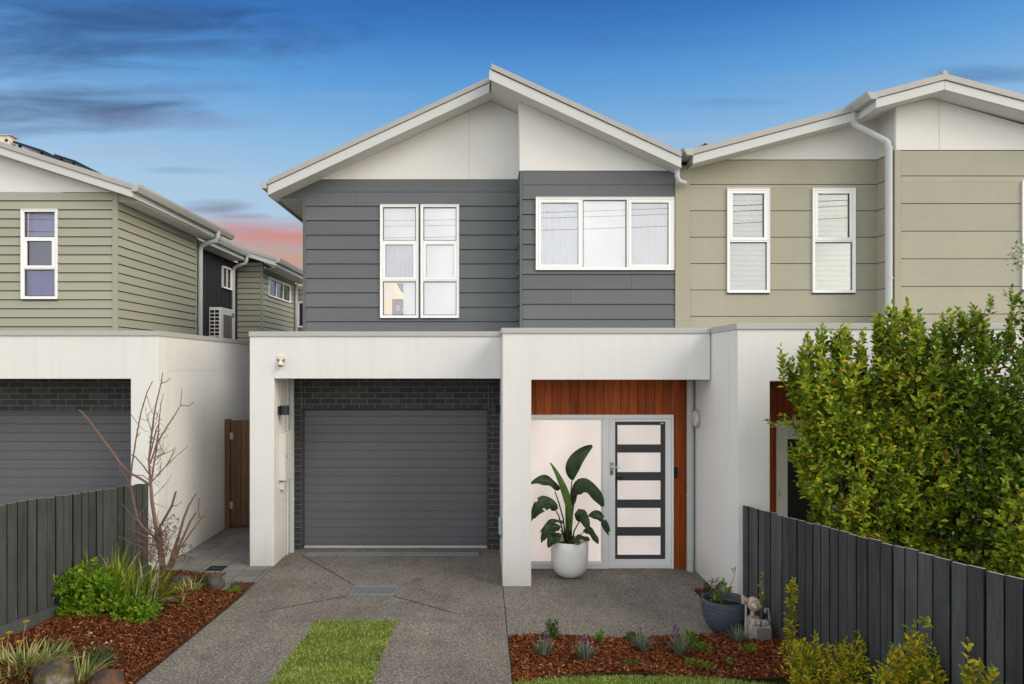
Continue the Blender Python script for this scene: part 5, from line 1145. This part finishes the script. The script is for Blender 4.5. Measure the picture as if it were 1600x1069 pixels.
# ---- left bed plants
x,D=X(128,7.75),7.75; bush('leafy_shrub','rounded bright green leafy shrub in front of the grey fence',x,D,bedL(x,D)-.02,.42,.50,380,M['gshrub'],.066,.5,'shrub',None,8,.11)
x,D=X(212,7.72),7.72; bush('leafy_shrub','low leafy green growth at the foot of the big strappy clump',x,D,bedL(x,D)-.02,.26,.26,120,M['gshrub'],.062,.5,'shrub',None,8,.10)
x,D=X(85,7.9),7.95; bush('leafy_shrub','thin upright green shoot at the fence end of the leafy shrub',x,D,bedL(x,D)+.30,.05,.24,18,M['gshrub'],.05,.48,'shrub',None,8,.10)
x,D=X(205,8.1),8.1; strapplant('strappy_plant','big clump of long strappy leaves with dry tips in front of the bare tree','plant',x,D,bedL(x,D),[('leaves',M['strap'],(380,(.30,.72),.019,(.05,1.15),.85,0,.32,8))])
x,D=X(165,7.98),8.05; strapplant('strappy_plant','smaller clump of strappy leaves rising behind the leafy shrub','plant',x,D,bedL(x,D),[('leaves',M['strap'],(150,(.4,.76),.019,(.05,1.0),.85,0,.25,8))])
x,D=X(97,7.7),7.85; strapplant('strappy_plant','few arching strap leaves at the fence side of the leafy shrub','plant',x,D,bedL(x,D),[('leaves',M['strap'],(16,(.45,.7),.016,(.25,.8),.6,0,.1,8))])
GV='variegated grassy plants in the left bed'
for px,D,n,Lr,sp,lab in ((295,8.85,70,(.10,.26),(.4,1.3),'small pale variegated tuft beside the paved path rocks'),(35,6.10,230,(.14,.34),(.3,1.35),'wide variegated grass tuft at the bottom left corner'),(121,5.98,90,(.16,.36),(.15,1.1),'upright variegated grass tuft between the two front rocks'),(78,6.22,90,(.12,.28),(.3,1.3),'variegated grass tuft behind the lichen covered rock')):
    x=X(px,D); strapplant('variegated_grass',lab,'plant',x,D,bedL(x,D),[('leaves',M['varieg'],(n,Lr,.013,sp,.5,0,.10 if px!=35 else .22,6))],GV)
x,D=X(288,8.4),8.35; strapplant('strappy_seedling','single yellowing strap seedling in the open mulch','plant',x,D,bedL(x,D),[('leaves',M['varieg'],(4,(.14,.34),.012,(.1,.5),.35,0,.02,6))])
x,D=X(158,6.4),6.38; bush('feathery_plant','low feathery green plant behind the rusty rock',x,D,bedL(x,D),.19,.20,170,M['fern'],.022,.22,'plant',None,9,.09,flowers=(M['petal_w'],6,.012))
x,D=X(100,6.5),6.46; bush('feathery_plant','low feathery green plant behind the upright variegated tuft',x,D,bedL(x,D),.13,.14,80,M['fern'],.022,.22,'plant',None,9,.08)
x,D=X(365,8.88),8.90; bush('groundcover','small green and rust groundcover cushion at the paver corner',x,D,.02,.11,.07,40,M['gshrub'],.024,.42,'groundcover',None,5,.04)
x,D=X(372,9.02),9.04; bush('groundcover','rust coloured low cushion plant beside the round rock',x,D,.02,.13,.10,70,M['redleaf'],.02,.4,'groundcover',None,5,.04)
x,D=X(308,8.98),9.1; bush('dry_shrub','dry brownish low shrub under the pruned stems',x,D,.02,.20,.17,70,M['bronze'],.032,.35,'shrub',None,6,.08,flowers=(M['petal_r'],2,.02))
x,D=X(335,8.2),8.3; bush('groundcover','tiny sparse green weed in the open mulch',x,D,bedL(x,D),.07,.03,9,M['dgreen'],.02,.4,'groundcover',None,4,.03)
GF='yellow daisies at the left edge'
for px,py,pb,D,lab in ((40,973,1003,6.45,'tall yellow daisy in front of the fence plinth'),(30,1004,1030,6.22,'lower yellow daisy just above the variegated tuft'),(2,1000,1040,6.25,'yellow daisy cut by the left photo edge'),(14,990,1040,6.2,'small yellow daisy between the tall one and the left photo edge')):
    x=X(px,D); zt_=Z(py,D); zb=bedL(X(pb/pb*px-8,D),D); t=thing('daisy',lab,'flower',(x,D,zb),GF)
    q=MB(); q.tube([(x-.05,D,zb-.01),(x-.02,D,(zb+zt_)/2),(x,D,zt_)],.003,5); q.build('stalk',M['cutwood'],t)
    q=MB(); n=12; pp=np.tile(np.array([[x,D,zt_]]),(n,1)); a=np.arange(n)*6.283/n; leaves(q,pp,np.stack([np.cos(a),np.sin(a),np.full(n,.5)],1),.032,.016); q.build('petals',M['petal_y'],t,recalc=False)
def rock(lab,px,D,sz,mat,seed,dz=0,name='garden_rock'):
    x=X(px,D); z=bedL(x,D)+dz; bm=bmesh.new(); bmesh.ops.create_icosphere(bm,subdivisions=4,radius=1)
    for v in bm.verts:
        n=1+.28*mnoise.noise(v.co*1.1+Vector((seed,0,0)))+.10*mnoise.noise(v.co*3+Vector((0,seed,0)))+.04*mnoise.noise(v.co*8+Vector((0,0,seed)))
        v.co=Vector((v.co.x*sz[0]*n,v.co.y*sz[1]*n,v.co.z*sz[2]*n))
    me=bpy.data.meshes.new(name); bm.to_mesh(me); bm.free(); me.materials.append(M[mat]); me.polygons.foreach_set('use_smooth',[True]*len(me.polygons))
    o=bpy.data.objects.new(name,me); C.objects.link(o); o.location=(x,D,z); tag(o,lab,'rock','rocks in the left bed'); return o
rock('large grey rock with yellow lichen at the bottom left',86,5.82,(.165,.15,.175),'rock_y',3.1,.07)
rock('rust brown rock at the driveway edge at the bottom',165,5.88,(.155,.13,.125),'rock_r',8.4,.05)
rock('small round dark rock at the paver edge',335,9.08,(.115,.10,.10),'rock',5.2,.06)
rock('dark low rock partly under the dry shrub',285,9.2,(.13,.10,.075),'rock',9.7,.03)
# fallen petals and leaves on the mulch
q=MB(); pts=[(P(140,990,6.95)),(P(141,990,6.955)),(P(142,991,6.94))]
pp=[]
for p in pts: pp+= [(p[0]+rng.normal()*.004,p[1],bedL(p[0],p[1])+.02) for k in range(4)]
leaves(q,np.array(pp),rand_dir(len(pp)),.02,.014); tag(q.build('fallen_petals',M['petal_w'],recalc=False),'few white petals lying on the mulch by the leafy shrub','petals')

q=MB()
for zz_,yy_ in ((8.75,-6.),(8.55,-6.1),(8.1,-6.2)):
    q.tube([(x_,yy_,zz_+.035*x_*.6+.0012*x_*x_) for x_ in range(-26,27,4)],.011,6)
tag(q.build('power_lines',M['black']),'thin dark overhead street wires seen mirrored in the upper storey windows','power lines')

# ================================================================== WORLD, SUN, CAMERA
w=bpy.data.worlds.new('World'); bpy.context.scene.world=w; w.use_nodes=True; nt=w.node_tree
bg=nt.nodes['Background']; tc=N(nt,'ShaderNodeTexCoord'); sep=N(nt,'ShaderNodeSeparateXYZ'); nt.links.new(tc.outputs['Generated'],sep.inputs[0])
SUN_EL,SUN_AZ=math.radians(38),math.radians(128)   # azimuth clockwise from +Y
sky=N(nt,'ShaderNodeTexSky',sky_type='NISHITA'); sky.sun_disc=False; sky.sun_elevation=SUN_EL; sky.sun_rotation=SUN_AZ
zz=sep.outputs['Z']
grad=ramp_n(nt,zz,[(0,(.56,.64,.70)),(.16,(.46,.62,.77)),(.235,(.41,.61,.80)),(.295,(.27,.51,.79)),(.36,(.12,.365,.74)),(.425,(.038,.20,.58)),(.475,(.018,.115,.42)),(.60,(.012,.08,.30))])
# streaky cloud layers: soft stretched banks at fixed places of the sky dome
uu=math_n(nt,'DIVIDE',sep.outputs['X'],math_n(nt,'MAXIMUM',sep.outputs['Y'],.05)); vv=math_n(nt,'DIVIDE',sep.outputs['Z'],math_n(nt,'MAXIMUM',sep.outputs['Y'],.05))
uv=N(nt,'ShaderNodeCombineXYZ'); nt.links.new(uu,uv.inputs[0]); nt.links.new(vv,uv.inputs[1])
mp=N(nt,'ShaderNodeMapping'); nt.links.new(uv.outputs[0],mp.inputs['Vector']); mp.inputs['Scale'].default_value=(2.2,13,1); mp.inputs['Rotation'].default_value=(0,0,math.radians(-5))
cn_=noise_n(nt,mp.outputs[0],2.1,7,.58); cn_.inputs['Distortion'].default_value=.6; cn=cn_.outputs['Fac']
front=grad
def bank(px,py,sx,sy,col,k):
    global front
    a=math_n(nt,'DIVIDE',math_n(nt,'SUBTRACT',uu,(px-VX)/F),sx/F); b=math_n(nt,'DIVIDE',math_n(nt,'SUBTRACT',vv,(VY-py)/F),sy/F)
    r=math_n(nt,'ADD',math_n(nt,'MULTIPLY',a,a),math_n(nt,'MULTIPLY',b,b))
    m=N(nt,'ShaderNodeMapRange',interpolation_type='SMOOTHSTEP'); m.inputs[1].default_value=-.35; m.inputs[2].default_value=1.15
    nt.links.new(math_n(nt,'ADD',math_n(nt,'SUBTRACT',.62,r),math_n(nt,'MULTIPLY',math_n(nt,'SUBTRACT',cn,.5),2.6)),m.inputs[0])
    fall=N(nt,'ShaderNodeMapRange'); fall.inputs[1].default_value=1.6; fall.inputs[2].default_value=.3; nt.links.new(r,fall.inputs[0])
    front=mixc(nt,math_n(nt,'MULTIPLY',math_n(nt,'MULTIPLY',m.outputs[0],fall.outputs[0]),k),front,col)
bank(60,40,620,110,(.016,.045,.17),.75); bank(60,165,320,52,(.036,.052,.15),.9); bank(230,190,230,22,(.22,.27,.47),.5); bank(330,135,150,14,(.10,.17,.38),.4)
bank(20,205,160,14,(.06,.11,.28),.6); bank(335,322,75,17,(.19,.19,.27),.75); bank(290,266,90,8,(.19,.32,.50),.6); bank(380,338,60,7,(.26,.24,.32),.6)
bank(1120,160,150,12,(.14,.30,.56),.5); bank(1560,115,130,22,(.07,.16,.38),.6); bank(1330,200,60,6,(.16,.27,.50),.5); bank(900,60,300,25,(.05,.19,.52),.35); bank(1050,215,240,12,(.42,.55,.72),.45); bank(1250,120,200,12,(.20,.42,.72),.4); bank(240,235,200,16,(.42,.52,.68),.45); bank(560,150,170,10,(.22,.44,.74),.35)
# sunset glow low on the left
gl=N(nt,'ShaderNodeMapRange'); gl.inputs[1].default_value=.203; gl.inputs[2].default_value=.180; nt.links.new(math_n(nt,'MULTIPLY_ADD',cn,.05,math_n(nt,'SUBTRACT',zz,.025)),gl.inputs[0])
gl2=N(nt,'ShaderNodeMapRange'); gl2.inputs[1].default_value=-.12; gl2.inputs[2].default_value=-.24; nt.links.new(sep.outputs['X'],gl2.inputs[0])
pk=mixc(nt,ramp_n(nt,cn,[(.45,(0,0,0)),(.57,(1,1,1))]),ramp_n(nt,zz,[(.12,(.52,.33,.22)),(.150,(.54,.34,.27)),(.175,(.52,.33,.34)),(.20,(.42,.38,.46))]),ramp_n(nt,zz,[(.12,(.56,.34,.20)),(.150,(.62,.31,.20)),(.175,(.66,.24,.19)),(.20,(.54,.27,.27))]))
front=mixc(nt,math_n(nt,'MULTIPLY',math_n(nt,'MULTIPLY',gl.outputs[0],gl2.outputs[0]),.95),front,pk)
front=mixc(nt,.12,front,scalec(nt,sky.outputs[0],math_n(nt,'ADD',.10,0.0)))
# pale overcast overhead and behind the viewer
bk=N(nt,'ShaderNodeMapRange'); bk.inputs[1].default_value=.62; bk.inputs[2].default_value=.10; bk.interpolation_type='SMOOTHSTEP'; nt.links.new(sep.outputs['Y'],bk.inputs[0])
on=noise_n(nt,tc.outputs['Generated'],2.4,5,.55).outputs['Fac']
hz=N(nt,'ShaderNodeMapRange'); hz.inputs[1].default_value=.0; hz.inputs[2].default_value=1.0; hz.inputs[3].default_value=1.85; hz.inputs[4].default_value=.55; nt.links.new(zz,hz.inputs[0])
wr_=N(nt,'ShaderNodeMapRange',interpolation_type='SMOOTHSTEP'); wr_.inputs[1].default_value=.1; wr_.inputs[2].default_value=.9; nt.links.new(sep.outputs['X'],wr_.inputs[0])
over=scalec(nt,mixc(nt,wr_.outputs[0],(.96,.985,1.03),(2.2,1.95,1.55)),math_n(nt,'MULTIPLY',hz.outputs[0],math_n(nt,'MULTIPLY_ADD',on,1.7,.20)))
allc=mixc(nt,bk.outputs[0],front,over)
nt.links.new(allc,bg.inputs['Color']); bg.inputs['Strength'].default_value=1.0
s=bpy.data.lights.new('sun','SUN'); s.energy=1.2; s.angle=math.radians(22); s.color=(1,.98,.95)
so=bpy.data.objects.new('sun',s); C.objects.link(so)
dv=Vector((math.sin(SUN_AZ)*math.cos(SUN_EL),math.cos(SUN_AZ)*math.cos(SUN_EL),math.sin(SUN_EL)))
so.rotation_euler=(-dv).to_track_quat('-Z','Y').to_euler(); so.location=(8,-8,12)
cam=bpy.data.cameras.new('camera'); co=bpy.data.objects.new('camera',cam); C.objects.link(co); co.location=(0,0,H); co.rotation_euler=(math.radians(90),0,0)
cam.sensor_width=36; cam.lens=F/1600*36; cam.shift_x=(800-VX)/1600; cam.shift_y=(VY-534.5)/1600; cam.clip_end=2000
sc=bpy.context.scene; sc.camera=co
sc.view_settings.view_transform='Standard'; sc.view_settings.look='None'; sc.view_settings.exposure=0; sc.view_settings.gamma=1
